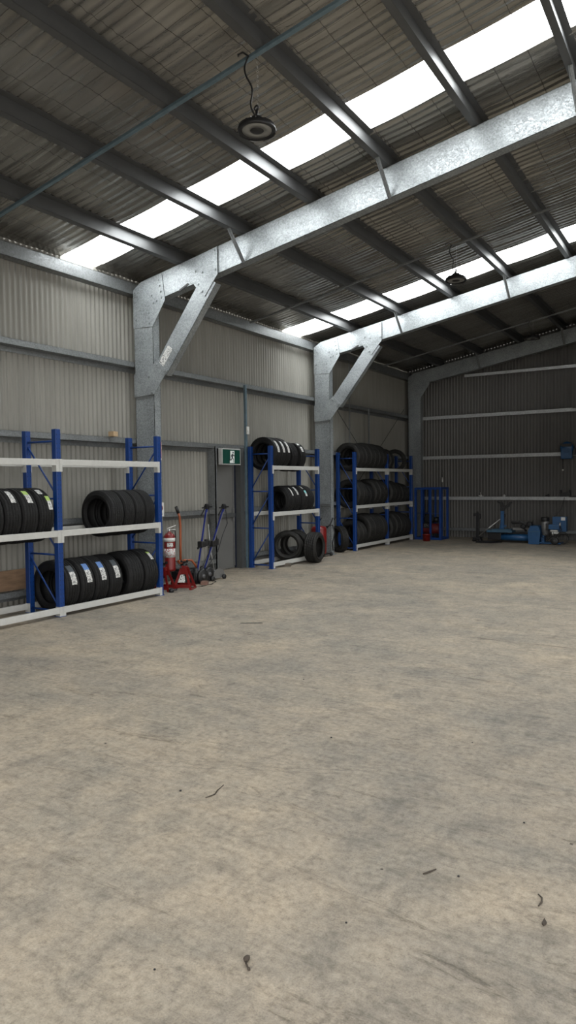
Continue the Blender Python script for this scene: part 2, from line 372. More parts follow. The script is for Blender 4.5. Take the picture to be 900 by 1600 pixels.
def corrugated(fn_bottom, fn_top, u0, u1, place, pitch=.0762, amp=.010, sub=8):
    mb = MB(); n = int((u1-u0)/pitch*sub); prev = None
    for i in range(n+1):
        u = u0+(u1-u0)*i/n; d = amp*math.sin(2*PI*u/pitch)
        a = mb.bm.verts.new(place(u, d, fn_bottom(u))); b = mb.bm.verts.new(place(u, d, fn_top(u)))
        if prev: mb.face((prev[0], a, b, prev[1]), 0, True)
        prev = (a, b)
    return mb
struct('wall_left', corrugated(lambda u: 0, lambda u: zr(XW)+.09, YF-.02, YE+.04, lambda u, d, z: (XW+d, u, z)), WALL)
struct('wall_end', corrugated(lambda u: 0, lambda u: zr(u)+.09, XW-.03, XR+.03, lambda u, d, z: (u, YE+d, z)), WALL_SHADED)
# right wall with a roller-door opening beside the camera
ROP = (DOOR_R0, DOOR_R1) = (-1.5, 6.0)
m = corrugated(lambda u: 3.6 if ROP[0] < u < ROP[1] else 0, lambda u: zr(XR)+.09, YF-.02, YE+.04, lambda u, d, z: (XR+d, u, z), sub=4)
struct('wall_right', m, WALL)
# front wall behind the camera: wide open doorway
m = corrugated(lambda u: 3.9 if -2.5 < u < 5.5 else 0, lambda u: zr(u)+.09, XW-.03, XR+.03, lambda u, d, z: (u, YF+d, z), sub=4)
struct('wall_front', m, WALL)
struct('wall_shade_added', corrugated(lambda u: 0, lambda u: zr(u)-.01, -.3, XR, lambda u, d, z: (u, 12.40+d, z), sub=4), WALL)  # unseen partition, added to keep light off the far bay
m = MB(); m.box(-.38, -.28, 12.36, 12.44, 0, zr(-.38)-.02); struct('trim_5', m, GALVG)  # end post of the added shading partition

# roof lining in bands between skylights
SKY = [(-.2, .4), (6.04, 6.60), (11.22, 11.93)]
def roof_band(mb, y0, y1, side):
    nx = 56; ny = max(6, int((y1-y0)/.0125)); V = []
    for j in range(ny+1):
        y = y0+(y1-y0)*j/ny; row = []
        for i in range(nx+1):
            x = XW*(1-i/nx) ; xx = x*side*-1 if side > 0 else x
            ph = ((x+6.12) % .962)/.962; sag = -.020*math.sin(PI*ph)
            n1 = noise.noise((x*.5, y*2.1, 1.3)); n2 = noise.noise((x*1.1+7, y*.8, 4.))
            rib = math.sin(2*PI*(y/.105+.25*n1))*(.0022+.0065*max(0, n2+.25))
            wr = .012*noise.noise((x*1.2, y*4.5, 9.))+.0016*noise.noise((x*5, y*16, 2.))
            edge = min(1, min(y-y0, y1-y)/.08); 
            # skylight edges roll upward a little
            z = zr(x)+.006+sag*.6+(rib+wr)*min(1, .25+edge)
            row.append(mb.bm.verts.new((xx, y, z)))
        V.append(row)
    for j in range(ny):
        for i in range(nx): mb.face((V[j][i], V[j][i+1], V[j+1][i+1], V[j+1][i]), 0, True)
m = MB(); ys = [YF]+[v for s_ in SKY for v in s_]+[YE]
for k in range(0, len(ys), 2):
    for side in (-1, 1): roof_band(m, ys[k], ys[k+1], side)
struct('ceiling', m, FOIL)
n_ = 0
for (y0, y1) in SKY:
    for side in (-1, 1):
        n_ += 1; m = MB(); V = []
        ny = 36
        for j in range(ny+1):
            y = y0-.03+(y1-y0+.06)*j/ny; d = .008*math.sin(2*PI*y/.0762)
            V.append([m.bm.verts.new((x*(1 if side < 0 else -1), y, zr(x)+.03+d)) for x in (XW, -3.5, 0)])
        for j in range(ny):
            for i in range(2): m.face((V[j][i], V[j][i+1], V[j+1][i+1], V[j+1][i]), 0, True)
        struct('window_%d' % n_, m, SKYM)

# ------------------------------------------------------------------ purlins (C/Z sections running down the shed)
def zsection_y(mb, x, z, y0, y1, h=.152, fl=.062, t=.004, slope=SL):
    ang = math.atan(slope)
    M = Matrix.Translation((x, 0, z)) @ Matrix.Rotation(-ang, 4, 'Y')
    mb.box(-t/2, t/2, y0, y1, 0, h, M=M)
    mb.box(-fl, t/2, y0, y1, 0, t, M=M)        # bottom flange towards the eave
    mb.box(-fl, -fl+t, y0, y1, 0, .018, M=M)   # lip
    mb.box(-t/2, fl, y0, y1, h-t, h, M=M)      # top flange
PX = [-6.09, -5.08, -4.11, -3.14, -2.18, -1.24, -.30]
names = ['first roof purlin up from the left eave', 'second roof purlin up from the left eave', 'third roof purlin up from the left eave, near hanging lamp cables',
         'fourth roof purlin up from the left eave', 'fifth roof purlin up from the left eave', 'sixth roof purlin up from the left eave, at top right', 'seventh roof purlin up from the left eave, by the ridge']
names[2] = 'third roof purlin up from the left eave, running left of the hanging lamps'
for x, nm in zip(PX, names):
    m = MB(); zsection_y(m, x+.05, zp(x+.05), YF+.05, YE-.02)
    o = obj('roof_purlin', m, GALVD, loc=(x, 5, zp(x))); tag(o, 'grey steel '+nm, 'roof beam')
for x in PX:
    m = MB(); zsection_y(m, -x-.05, zp(x+.05), YF+.05, YE-.02, slope=-SL)
    o = obj('roof_purlin', m, GALVD, loc=(-x, 5, zp(x))); tag(o, 'grey steel roof purlin on the far right roof slope beyond the ridge', 'roof beam', 'purlins on the right roof slope')
m = MB()
m.box(-6.905, -6.9, YF+.05, YE-.02, 4.05, 4.21); m.box(-7.03, -6.9, YF+.05, YE-.02, 4.05, 4.055); m.box(-6.97, -6.9, YF+.05, YE-.02, 4.205, 4.21); m.box(-7.03, -7.025, YF+.05, YE-.02, 4.05, 4.075)
tag(obj('eave_purlin', m, GALVG, loc=(-6.95, 7, 4.05)), 'galvanised steel eave beam along the top of left wall', 'roof beam')

# bridging struts below the purlins
for yb, lb, cl in ((4.69, 'blue grey tubular strut crossing under the nearest bay of purlins', BRIDGE), (9.87, 'thin grey strut crossing under the middle bay of purlins', GALVG), (15.36, 'thin grey strut crossing under the far bay of purlins', GALVG)):
    m = MB(); w = .042 if yb < 5 else .03
    m.bar((-6.85, yb, zp(-6.85)-.0135), (0, yb, zp(0)-.0135), w, .028, bev=.004)
    tag(obj('bridging_strut', m, cl, loc=(-3.5, yb, 4.7)), lb, 'strut')

# ------------------------------------------------------------------ wall girts
for z, lb in ((3.13, 'long grey steel girt highest on the left wall, under the eave beam'), (2.08, 'long grey steel girt across the left wall just above rack tops'), (1.03, 'long grey steel girt at waist height on left wall behind the tyres'), (.23, 'long grey steel girt just above the floor on left wall')):
    segs = [(YF+.05, YE-.15)] if z > 2 else [(YF+.05, 8.90), (9.73, YE-.15)]
    m = MB()
    for a, b in segs:
        m.box(-6.904, -6.9, a, b, z-.066, z)              # inner flange
        m.box(-7.045, -6.9, a, b, z-.07, z-.066)          # web
        m.box(-6.918, -6.9, a, b, z-.003, z)
        m.box(-7.045, -7.04, a, b, z-.13, z-.066)
    tag(obj('wall_girt', m, GALVG, loc=(-6.95, 7, z)), lb, 'girt')
for z, lb, xe in ((4.09, 'highest steel girt on the end wall, running under the rafter', 0), (3.08, 'bright steel girt on the end wall, second down from the roof', -2.98), (2.06, 'bright steel girt on end wall carrying the blue hose reel', -2.98), (1.02, 'bright steel girt on end wall above the blue tyre machine', -3.05), (.24, 'lowest steel girt on the end wall, just above the floor', 0)):
    m = MB(); y0 = YE-.12
    x0 = -6.85 if z < 4 else -5.5
    for a, b, dz in ((x0, XR-.2, 0),):
        m.box(a, b, y0, y0+.004, z-.070, z-.004); m.box(a, b, y0, YE-.015, z-.004, z); m.box(a, b, y0-.004, y0+.004, z-.040, z-.034)
    if xe:
        m.box(x0, xe, y0-.010, y0-.003, z-.066, z+.012); m.box(x0, xe, y0-.018, y0-.003, z+.006, z+.012); m.box(x0, xe, y0-.016, y0-.003, z-.034, z-.026)
        m.box(xe-.01, xe+.03, y0-.016, y0, z-.072, z+.014)
    tag(obj('wall_girt', m, GALVE if z > .5 else GALVG, loc=(-3, y0, z)), lb, 'girt')

# ------------------------------------------------------------------ portal frames
def csec(mb, p, q, w, side, y, depth=.13, t=.005):
    """C section in the XZ plane from p to q, web in plane y, width w, flanges going +Y"""
    p, q = Vector((p[0], y, p[1])), Vector((q[0], y, q[1])); d = (q-p).normalized(); L = (q-p).length
    n = Vector((0, 1, 0)).cross(d).normalized()
    M = Matrix.Translation(p) @ Matrix((d, Vector((0, 1, 0)), d.cross(Vector((0, 1, 0))))).transposed().to_4x4()
    mb.box(0, L, 0, t, -w/2, w/2, M=M)
    mb.box(0, L, 0, depth, -w/2, -w/2+t, M=M); mb.box(0, L, 0, depth, w/2-t, w/2, M=M)
    mb.box(0, L, depth-t, depth, -w/2, -w/2+.02, M=M); mb.box(0, L, depth-t, depth, w/2-.02, w/2, M=M)
def portal(y, label, brace):
    t = thing('portal_frame', label, 'steel frame', (-6.7, y, 0))
    for sg in (1, -1):
        fx = (lambda x: x) if sg == 1 else (lambda x: -x)
        m = MB(); csec(m, (fx(-6.71), 0), (fx(-6.71), 4.08), .34, 1, y); o = obj('column', m, GALV, t)
        if sg == 1: pass
        m = MB(); D = .335
        csec(m, (fx(-6.72), zp(-6.72)-D/2-.005), (fx(-.0), zp(0)-D/2-.005), D, 1, y+.004); obj('rafter', m, GALV, t)
        # knee plate
        m = MB()
        pts = [(-6.885, 3.58), (-6.535, 3.57), (-6.31, 3.89), (-6.36, 4.245), (-6.75, 4.18), (-6.885, 4.10)]
        m.prism([(fx(a), b) for a, b in pts], 'Y', y-.006, y)
        for a, b in [(-6.84, 3.62), (-6.84, 3.69), (-6.84, 3.76), (-6.60, 3.62), (-6.60, 3.69), (-6.60, 3.76), (-6.42, 4.17), (-6.40, 4.09), (-6.385, 4.01), (-6.375, 3.93), (-6.46, 3.90), (-6.52, 3.88), (-6.86, 4.0), (-6.86, 4.06), (-6.81, 4.0), (-6.55, 3.98)]:
            m.bolt((fx(a), y-.006, b))
        obj('knee_plate', m, GALV, t)
        if brace:
            m = MB(); csec(m, (fx(-6.405), 2.97), (fx(-5.55), 4.05), .25, 1, y-.012, depth=.11); b_ = obj('knee_brace', m, GALV, t)
            m = MB()
            m.prism([(fx(a), b) for a, b in [(-6.88, 2.64), (-6.52, 2.66), (-6.28, 2.955), (-6.47, 3.115), (-6.545, 3.03), (-6.88, 2.95)]], 'Y', y-.022, y-.013)
            for a, b in [(-6.84, 2.67), (-6.56, 2.69), (-6.61, 2.90), (-6.33, 2.95), (-6.47, 3.05)]: m.bolt((fx(a), y-.022, b))
            obj('gusset_plate', m, GALV, t)
            m = MB()
            m.prism([(fx(a), b) for a, b in [(-5.79, 3.99), (-5.63, 3.83), (-5.42, 4.075), (-5.42, 4.42), (-5.70, 4.36), (-5.88, 4.15)]], 'Y', y-.022, y-.013)
            for a, b in [(-5.67, 3.90), (-5.73, 4.0), (-5.66, 4.14), (-5.45, 4.14), (-5.46, 4.38), (-5.77, 4.17)]: m.bolt((fx(a), y-.022, b))
            obj('gusset_plate', m, GALV, t)
            if sg == 1 and y < 10:
                m = MB(); d = Vector((.94, 0, 1.19)).normalized()
                m.bar(Vector((-6.41, y-.0145, 3.02)), Vector((-6.41, y-.0145, 3.02))+d*.30, .10, .004, up=(0, 1, 0))
                k = obj('printed_sticker', m, PRINT, b_); k['label'] = 'white printed maker sticker on the diagonal brace'
        if brace and sg == 1:
            m = MB(); m.prism([(-6.06, 3.985), (-6.045, 3.965), (-5.90, 4.03), (-5.915, 4.05)], 'Y', y-.0055, y+.0035); m.lathe([(.001, -.004), (.012, -.004), (.012, .004), (.001, .004)], (-5.83, y-.001, 4.09), 'Y', 10); obj('service_slot', m, BLACK, t)
        # fly braces
        for x in ((-5.08, -3.14, -1.24) if y < 17 else (-5.08, -3.14)):
            m = MB(); zt = zp(x); m.bar((fx(x+.02), y-.27, zt+.0), (fx(x+.05), y-.012, zt-.345), .042, .004, up=(1, 0, 0))
            m.bar((fx(x+.04), y-.268, zt+.0), (fx(x+.07), y-.010, zt-.345), .004, .03, up=(1, 0, 0))
            obj('fly_brace', m, GALVG, t)
    m = MB(); m.prism([(-.35, zp(.35)-.33), (0, zp(0)-.33), (.35, zp(.35)-.33), (.35, zp(.35)-.01), (0, zp(0)), (-.35, zp(.35)-.01)], 'Y', y-.008, y); obj('ridge_plate', m, GALV, t)
    # base plate
    m = MB(); m.box(-6.90, -6.50, y-.03, y+.17, 0, .012)
    for a in (-6.84, -6.58): m.lathe([(.02, .012), (.02, .03), (.01, .03), (.01, .06)], (a, y-.012, 0), 'Z', 8, sharp=True)
    obj('base_plate', m, GALV, t)
    return t
portal(FR[0], 'nearest galvanised portal frame with knee brace, rising beside the exit door rack', True)['label'] = 'nearest galvanised portal frame with diagonal knee brace, column behind the fire extinguisher'
portal(FR[1], 'second galvanised portal frame with diagonal knee brace, column between the two far tyre racks', True)
portal(FR[2], 'farthest galvanised portal frame, unbraced, against the dark end wall', False)

# cross rods in the far bay
for a, b in (((-6.97, 12.4, 3.55), (-6.97, 16.9, .45)), ((-6.955, 12.4, .2), (-6.955, 16.9, 3.28))):
    m = MB(); m.tube([a, b], .006, 6); tag(obj('bracing_rod', m, BLACKM, loc=a), 'thin dark diagonal bracing rod on the far left wall, ' + ('falling towards the end wall' if b[2] < 1 else 'rising towards the end wall'), 'rod')
for y, z0, z1, r, mt, lb in ((9.74, 0, 3.10, .021, BRIDGE, 'blue grey vertical strut on left wall beside the exit door'), (13.67, 2.0, 4.0, .012, GALVG, 'thin light vertical strut high on the far left wall, nearer one'), (14.64, 2.0, 3.1, .016, GALVG, 'short light vertical strut on the far left wall, farther one')):
    m = MB(); m.box(-6.898, -6.898+2*r, y-r, y+r, z0, z1, bev=.003); o = obj('wall_strut', m, mt, loc=(-6.88, y, z0)); tag(o, lb, 'strut')
m = MB(); m.box(-6.855, -6.835, 9.72, 9.79, 2.27, 2.40, bev=.004); m.box(-6.836, -6.828, 9.74, 9.77, 2.32, 2.35)
tag(obj('switch_box', m, PAPER, loc=(-6.85, 9.75, 2.3)), 'small white switch box fixed on the blue grey vertical strut', 'switch')

# ------------------------------------------------------------------ exit door, posts, sign
d = MB(); d.box(-7.045, -7.02, 8.93, 9.60, 0.02, 2.04, bev=.003)
dr = struct('door_1', d, DOORG)
m = MB(); m.box(-7.02, -6.975, 8.97, 9.54, .87, .945, bev=.008); obj('push_bar', m, FRAMEG, dr)
m = MB(); m.box(-7.02, -6.985, 9.50, 9.54, .80, 1.02, bev=.004); obj('door_latch', m, ALU, dr)
m = MB(); m.box(-7.02, -7.005, 9.53, 9.56, .05, 2.0); obj('edge_strip', m, ALU, dr)
for k, (y0, y1) in enumerate(((8.90, 8.925), (9.60, 9.64))):
    m = MB(); 
    if k == 0:
        m.box(-7.045, -6.895, y0, y1, 0, 2.08); m.box(-6.90, -6.895, y0, y0+.05, 0, 2.08)
    else:
        m.box(-7.045, -6.90, y0, y0+.006, 0, 2.05); m.box(-6.905, -6.895, y0, y0+.105, 0, 2.08)
    struct('trim_%d' % (k+1), m, FRAMEG if k else GALVG)
m = MB(); m.box(-7.03, -7.0, 9.565, 9.598, 0.02, 2.0); struct('trim_3', m, NAVY)  # dark strip painted in for the shaded gap at the door frame
m = MB(); m.box(-7.045, -6.893, 8.62, 9.71, 2.04, 2.075); struct('trim_4', m, GALVG)

t = thing('exit_sign', 'green and white running man exit sign above the grey door', 'sign', (-6.9, 9.26, 1.75))
m = MB(); m.box(-6.892, -6.82, 8.99, 9.50, 1.745, 2.01, bev=.004); obj('sign_box', m, mat('sign_casing', (.40, .40, .39), .5), t)
m = MB(); m.box(-6.82, -6.816, 9.01, 9.48, 1.762, 1.993); gp = obj('sign_face', m, GREEN, t)
Yc = 9.27; XS = -6.815
m = MB(); m.prism([(Yc-.075, 1.775), (Yc+.05, 1.775), (Yc+.05, 1.975), (Yc-.06, 1.975), (Yc-.06, 1.83), (Yc-.075, 1.83)], 'X', XS-.001, XS+.001); obj('doorway_pictogram', m, SIGNW, gp)
m = MB(); mx = XS+.001
def lim(pts, r):
    for a, b in zip(pts, pts[1:]): m.bar((mx+.0005, Yc+a[0], 1.877+a[1]), (mx+.0005, Yc+b[0], 1.877+b[1]), .002, r, up=(0, 0, 1)) if abs(a[0]-b[0]) > 1e-3 else m.box(mx, mx+.002, Yc+a[0]-r/2, Yc+a[0]+r/2, 1.877+min(a[1], b[1]), 1.877+max(a[1], b[1]))
m.lathe([(.0001, 0), (.016, 0), (.016, .002), (.0001, .002)], (mx, Yc+.012, 1.877+.068), 'X', 14)
lim([(0.004, .046), (-.012, -.012)], .034); lim([(-.0, .042), (-.035, .025), (-.042, -.005)], .012); lim([(.012, .042), (.03, .015), (.052, .022)], .012)
lim([(-.012, -.01), (.02, -.04), (.022, -.095)], .016); lim([(-.012, -.01), (-.035, -.05), (-.085, -.056)], .016)
obj('running_man', m, NAVY, gp)
m = MB(); m.box(-6.90, -6.88, 9.1, 9.4, 1.97, 2.035); obj('mounting_bracket', m, ALU, t)

# ------------------------------------------------------------------ racks
HZ = (.055, .68, 1.30, 1.93)
def upright(mb): 
    mb.box(-.034, .034, -.034, .034, 0, 2.06, bev=.006)
    return mb
def rack(name_label, xf, xb, ys, flips, top_back=True, group=None, low=.105):
    t = thing('tyre_rack', name_label, 'rack', (xf, ys[0], 0))
    for k, y in enumerate(ys):
        for x in (xf, xb):
            o = obj('upright', upright(MB()), BLUE, t, world=False); o.location = (x-xf, y-ys[0], 0)
            m = MB(); m.box(x-.045, x+.045, y-.045, y+.045, 0, .006); obj('foot_plate', m, BLUEP, o, world=False); 
            fp = o.children[0]; fp.data.transform(Matrix.Translation((-x, -y, 0)))
        for z in HZ:
            m = MB(); m.tube([(xb, y+.0, z), (xf, y, z)], .011, 8); obj('horizontal_brace', m, BLUEP, t)
        for z0, z1 in zip(HZ, HZ[1:]):
            m = MB(); a, b = ((xf, y, z0+.02), (xb, y, z1-.02)) if flips[k] else ((xb, y, z0+.02), (xf, y, z1-.02))
            m.tube([a, b], .010, 8); obj('diagonal_brace', m, BLUEP, t)
    for y0, y1 in zip(ys, ys[1:]):
        for zt in (1.73, .95, low):
            for x, s in ((xf, 1), (xb, -1)):
                if s == -1 and zt > 1.5 and not top_back: continue
                xo = x+s*.022
                m = MB(); 
                m.box(xo-.018, xo+.018, y0+.034, y1-.034, zt-.068, zt, bev=.004); m.box(xo-.018-s*.014, xo-s*.014, y0+.034, y1-.034, zt-.035, zt-.022)
                bm_ = obj('shelf_beam', m, WHITE, t)
                for yy, sgn in ((y0, 1), (y1, -1)):
                    m = MB(); xa = x+s*.034
                    m.box(min(xa, xa+s*.008), max(xa, xa+s*.008), min(yy+sgn*.002, yy+sgn*.042), max(yy+sgn*.002, yy+sgn*.042), max(.005, zt-.135), zt+.004)
                    m.box(x-.03, x+.035, min(yy+sgn*.034, yy+sgn*.038), max(yy+sgn*.034, yy+sgn*.038), max(.005, zt-.135), zt+.004)
                    for dz in (-.02, -.05, -.1):
                        if zt+dz > .02: m.bolt((xa+s*.008, yy+sgn*.022, zt+dz), 'X', .004, .003)
                    obj('beam_connector', m, WHITE, bm_)
    return t
R1F, R1B = -6.185, -6.685
rack('blue and white steel rack nearest the camera, at left edge, filled with tyres', R1F, R1B, [3.53, 5.17, 6.78], (True, True, False), True)
R2F, R2B = -6.395, -6.80
rack('short single bay blue and white rack between exit door and second column', R2F, R2B, [9.76, 11.345], (False, True), False)
R3F, R3B = -6.475, -6.86
rack('dark packed two bay blue and white rack in the far corner', R3F, R3B, [13.06, 14.71, 16.17], (True, True, True), False, low=.13)

# ------------------------------------------------------------------ tyres
def tyre_mesh(R, W, rim, mat_, seg=72, chunky=False):
    """profile closed loop (r, y)"""
    pr = []; uv = []
    def a(r, y, u): pr.append((r, y)); uv.append(u)
    h = W/2; t = h*.80
    g = .007 if not chunky else .009
    # tread with four grooves
    n = 4; xs = []
    gw = t*2*(.045 if not chunky else .055)
    cs = [-t+2*t*(k+1)/(n+1) for k in range(n)]
    a(R-.010, -t, 0.0); a(R-.004, -t*.97, .02)
    for c in cs:
        cr = lambda y: R-.006*(abs(y)/t)**2
        a(cr(c), c-gw, .5+c/(2*t)); a(R-g-.003, c-gw*.8, .5+c/(2*t)); a(R-g-.003, c+gw*.8, .5+c/(2*t)); a(cr(c), c+gw, .5+c/(2*t))
    a(R-.004, t*.97, .98); a(R-.010, t, 1.0)
    side = [(R-.022, h*.91), (R-.035, h*.965), (R-.045, h*.97), ((R+rim)/2+.01, h*1.0), ((R+rim)/2-.02, h*.985), (rim+.022, h*.90), (rim+.018, h*.86), (rim+.006, h*.84), (rim, h*.78), (rim+.003, h*.66)]
    for r, y in side: a(r, y, 2)
    inner = [(rim+.03, h*.76), ((R+rim)/2, h*.90), (R-.035, h*.80), (R-.020, 0)]
    for r, y in inner: a(r, y, 2)
    for r, y in reversed(inner[:-1]): a(r, -y, 2)
    for r, y in reversed(side): a(r, -y, 2)
    mb = MB(); mb.lathe(pr, axis='Y', seg=seg, closed=True, uvs=(R, uv))
    bmesh.ops.recalc_face_normals(mb.bm, faces=mb.bm.faces)
    me = bpy.data.meshes.new('tyre'); mb.bm.to_mesh(me); mb.bm.free(); me.materials.append(mat_)
    return me
TYC = {}
def sticker_mesh(R, W, a0, a1, y0, y1, heads):
    mb = MB(); n = 8; t = W*.4
    V = []
    for i in range(n+1):
        a = math.radians(a0+(a1-a0)*i/n); row = []
        for y in (y0, (y0+y1)/2, y1):
            r = R+.0015-.006*(abs(y)/t)**2; row.append(mb.bm.verts.new((r*math.cos(a), y, r*math.sin(a))))
        V.append(row)
    for i in range(n):
        for j in range(2): mb.face((V[i][j], V[i][j+1], V[i+1][j+1], V[i+1][j]), 1 if i >= n-heads else 0)
    me = bpy.data.meshes.new('tyre_label'); mb.bm.to_mesh(me); mb.bm.free(); return me
def tyre(label, group, y, x, z, R=.29, W=.19, rim=.185, kind='road', stick=None, rot=None):
    key = (round(R, 3), round(W, 3), round(rim, 3), kind)
    if key not in TYC: TYC[key] = tyre_mesh(R, W, rim, {'road': RUB, 'worn': RUBW, 'chunky': RUBT}[kind], chunky=kind == 'chunky')
    o = bpy.data.objects.new('tyre', TYC[key]); C.objects.link(o); o.location = (x, y, z)
    o.rotation_euler = rot if rot else (0, rnd.uniform(-.0, .0), 0)
    tag(o, label, 'tyre', group)
    for (a0, a1, yy0, yy1, head, hm) in (stick or []):
        me = sticker_mesh(R, W, a0, a1, yy0, yy1, head); me.materials.append(PRINT); me.materials.append(hm or PRINT)
        s = bpy.data.objects.new('tyre_label', me); C.objects.link(s); s.parent = o; s['label'] = 'white printed paper label'
    return o
def seat_z(ztop, R, xf, xb):
    half = (xf-xb)/2-.004
    return ztop+math.sqrt(max(R*R-half*half, 0))+.002
def row(edges, ztop, xf, xb, group, labels, R=.29, rim=.185, kind='road', sticks=None, floor=False, Rs=None, skew=None, kinds=None, dx=0):
    xc = (xf+xb)/2
    for i, (a, b) in enumerate(edges):
        r = Rs[i] if Rs else R; W = (b-a)*.985; z = seat_z(ztop, r, xf, xb)
        if floor: z = max(r+.001, z)
        rot = None
        if skew and skew[i]: rot = (0, 0, skew[i])
        tyre(labels[i], group, (a+b)/2, xc+dx, z, r, round(W, 3), rim, kinds[i] if kinds else kind, sticks[i] if sticks else None, rot)
def pairs(l): return list(zip(l, l[1:]))

# rack 1, middle shelf, left bay
S1 = [[(38, 62, .0, .055, 0, None)], [(30, 62, -.01, .05, 0, None)], [(28, 62, -.02, .045, 3, LGREEN)], [(50, 66, -.04, .02, 0, None), (12, 44, .015, .07, 3, LGREEN)]]
row(pairs([4.07, 4.27, 4.48, 4.69, 4.90, 5.105])[1:], .95, R1F, R1B, 'tyres on the middle shelf of nearest rack, left bay',
    ['black tyre on nearest rack middle shelf, cut by left photo edge', 'black tyre with slanted white label, nearest rack middle shelf, third from the blue post',
     'black tyre with white and green label, nearest rack middle shelf, second from the blue post', 'black tyre with two separate labels, right beside blue post on middle shelf'], R=.30, sticks=S1)
# rack 1, middle shelf, right bay
row([(5.95, 6.16), (6.165, 6.345), (6.35, 6.525), (6.53, 6.70)], .95, R1F, R1B, 'plain tyres on the middle shelf of nearest rack, right bay',
    ['plain black tyre with open side showing, leftmost of four on nearest rack right bay', 'plain black tyre, second from left of four on nearest rack middle shelf', 'plain black tyre, third from left of four on nearest rack middle shelf', 'plain black tyre on nearest rack middle shelf, against right end post'], R=.285, rim=.185)
# rack 1, bottom
lb = lambda h: [(6, 52, -.028, .048, 3, h)]
row([(5.22, 5.44), (5.445, 5.66), (5.665, 5.88), (5.885, 6.10), (6.20, 6.47), (6.485, 6.73)], .105, R1F, R1B, 'tyres on the bottom shelf of nearest rack',
    ['black tyre with dark headed white label, bottom shelf, right behind the blue post', 'black tyre with blue headed label, bottom shelf of nearest rack, second from blue post',
     'black tyre with blue headed label, bottom shelf of nearest rack, third from blue post', 'black tyre with dark topped label, bottom shelf, fourth from the blue post',
     'unlabelled black tyre, bottom shelf of nearest rack, second from right end', 'black tyre with slim white and green label at the right end of bottom shelf'],
    Rs=[.30, .30, .30, .30, .305, .305], floor=True, sticks=[lb(LDARK), lb(LBLUE), lb(LBLUE), lb(LDARK), None, [(36, 62, .02, .075, 2, LGREEN)]])
# rack 2
lw = [(4, 48, -.02, .045, 0, None)]
row([(9.80, 9.98), (9.985, 10.13), (10.135, 10.29)], 1.73, R2F, R2B+.0, 'white labelled tyres on the top shelf beside exit sign',
    ['black tyre with white label, top shelf beside exit sign, leftmost of three', 'black tyre with white label, top shelf beside exit sign, middle of three', 'black tyre with long white label, top shelf, rightmost of the three by exit sign'], R=.285, rim=.18, sticks=[lw, lw, lw])
row([(10.46, 10.63), (10.74, 10.91)], 1.73, R2F, R2B, 'pair of turned tyres on the top shelf of single bay rack',
    ['black tyre turned so its open centre shows, top shelf of single bay rack', 'black tyre behind the turned one, right of top shelf on single bay rack'], R=.26, rim=.165, skew=[-.24, -.22], sticks=[None, [(20, 44, -.03, .02, 0, None), (54, 70, -.04, .02, 0, None)]])
row([(10.27, 10.47), (10.48, 10.68), (10.74, 10.95), (10.96, 11.15)], .95, R2F, R2B, 'tyres on the middle shelf of single bay rack',
    ['black tyre leftmost on middle shelf of single bay rack, with slim label', 'black tyre second on middle shelf of single bay rack, long white label', 'black tyre with pale blue sticker on middle shelf of single bay rack', 'unlabelled black tyre at right end on middle shelf of single bay rack'], R=.265, rim=.165, skew=[-.12, -.1, -.08, -.05],
    sticks=[[(20, 58, .03, .07, 0, None)], [(22, 62, -.01, .04, 0, None)], [(15, 40, .0, .06, 4, TEAL), (48, 66, .0, .03, 0, None)], None])
tyre('worn black tyre standing on bottom shelf with its open side facing out', 'loose tyres at the foot of single bay rack', 10.60, -6.60, .315, .272, .19, .175, 'worn', None, (0, 0, .50))
tyre('black tyre half hidden behind the open sided one at bottom shelf', 'loose tyres at the foot of single bay rack', 10.93, -6.64, .315, .27, .18, .17, 'worn', None, (0, 0, .25))
tyre('grooved black tyre standing on the floor in front of single bay rack', 'loose tyres at the foot of single bay rack', 10.87, -6.20, .276, .275, .23, .175, 'chunky', None, (0, 0, -PI/2+.12))
# rack 3
def auto_labels(n, where):
    o = ['first', 'second', 'third', 'fourth', 'fifth', 'sixth', 'seventh', 'eighth', 'ninth']
    return ['dusty black tyre, %s from the left on %s' % (o[i], where) for i in range(n)]
e = [(13.10, 13.28), (13.29, 13.45), (13.46, 13.66), (13.68, 13.88), (13.89, 14.10), (14.11, 14.32), (14.33, 14.54)]
row(e, 1.73, R3F, R3B, 'tyres on top shelf of far corner rack', auto_labels(7, 'the top shelf of far corner rack'), Rs=[.30, .295, .30, .31, .305, .305, .30], kinds=['worn', 'worn', 'chunky', 'chunky', 'worn', 'worn', 'worn'])
row([(14.80, 14.98)], 1.73, R3F, R3B, 'tyres on top shelf of far corner rack', ['dark tyre just right of the middle post on top shelf of far corner rack'], R=.27, kind='worn')
tyre('dark tyre turned side on, right end of top shelf on far corner rack', 'tyres on top shelf of far corner rack', 15.6, -6.66, 1.93, .275, .19, .18, 'worn', None, (0, 0, .45))
e = [(13.10, 13.30), (13.31, 13.50), (13.52, 13.70), (13.72, 13.90), (13.92, 14.12), (14.14, 14.36), (14.37, 14.58)]
row(e, .95, R3F, R3B, 'tyres on middle shelf of far corner rack', auto_labels(7, 'the middle shelf of far corner rack'), Rs=[.305, .30, .27, .27, .305, .31, .30], kinds=['worn', 'worn', 'road', 'road', 'chunky', 'chunky', 'worn'])
e = [(14.80, 15.02), (15.03, 15.24), (15.28, 15.48), (15.49, 15.70), (15.71, 15.92)]
row(e, .95, R3F, R3B, 'tyres on middle shelf of far corner rack, right bay', auto_labels(5, 'middle shelf of far corner rack, right bay'), Rs=[.30, .29, .27, .27, .26], kind='worn')
e = [(13.12, 13.30), (13.31, 13.50), (13.55, 13.78), (13.79, 14.02), (14.03, 14.25), (14.26, 14.48)]
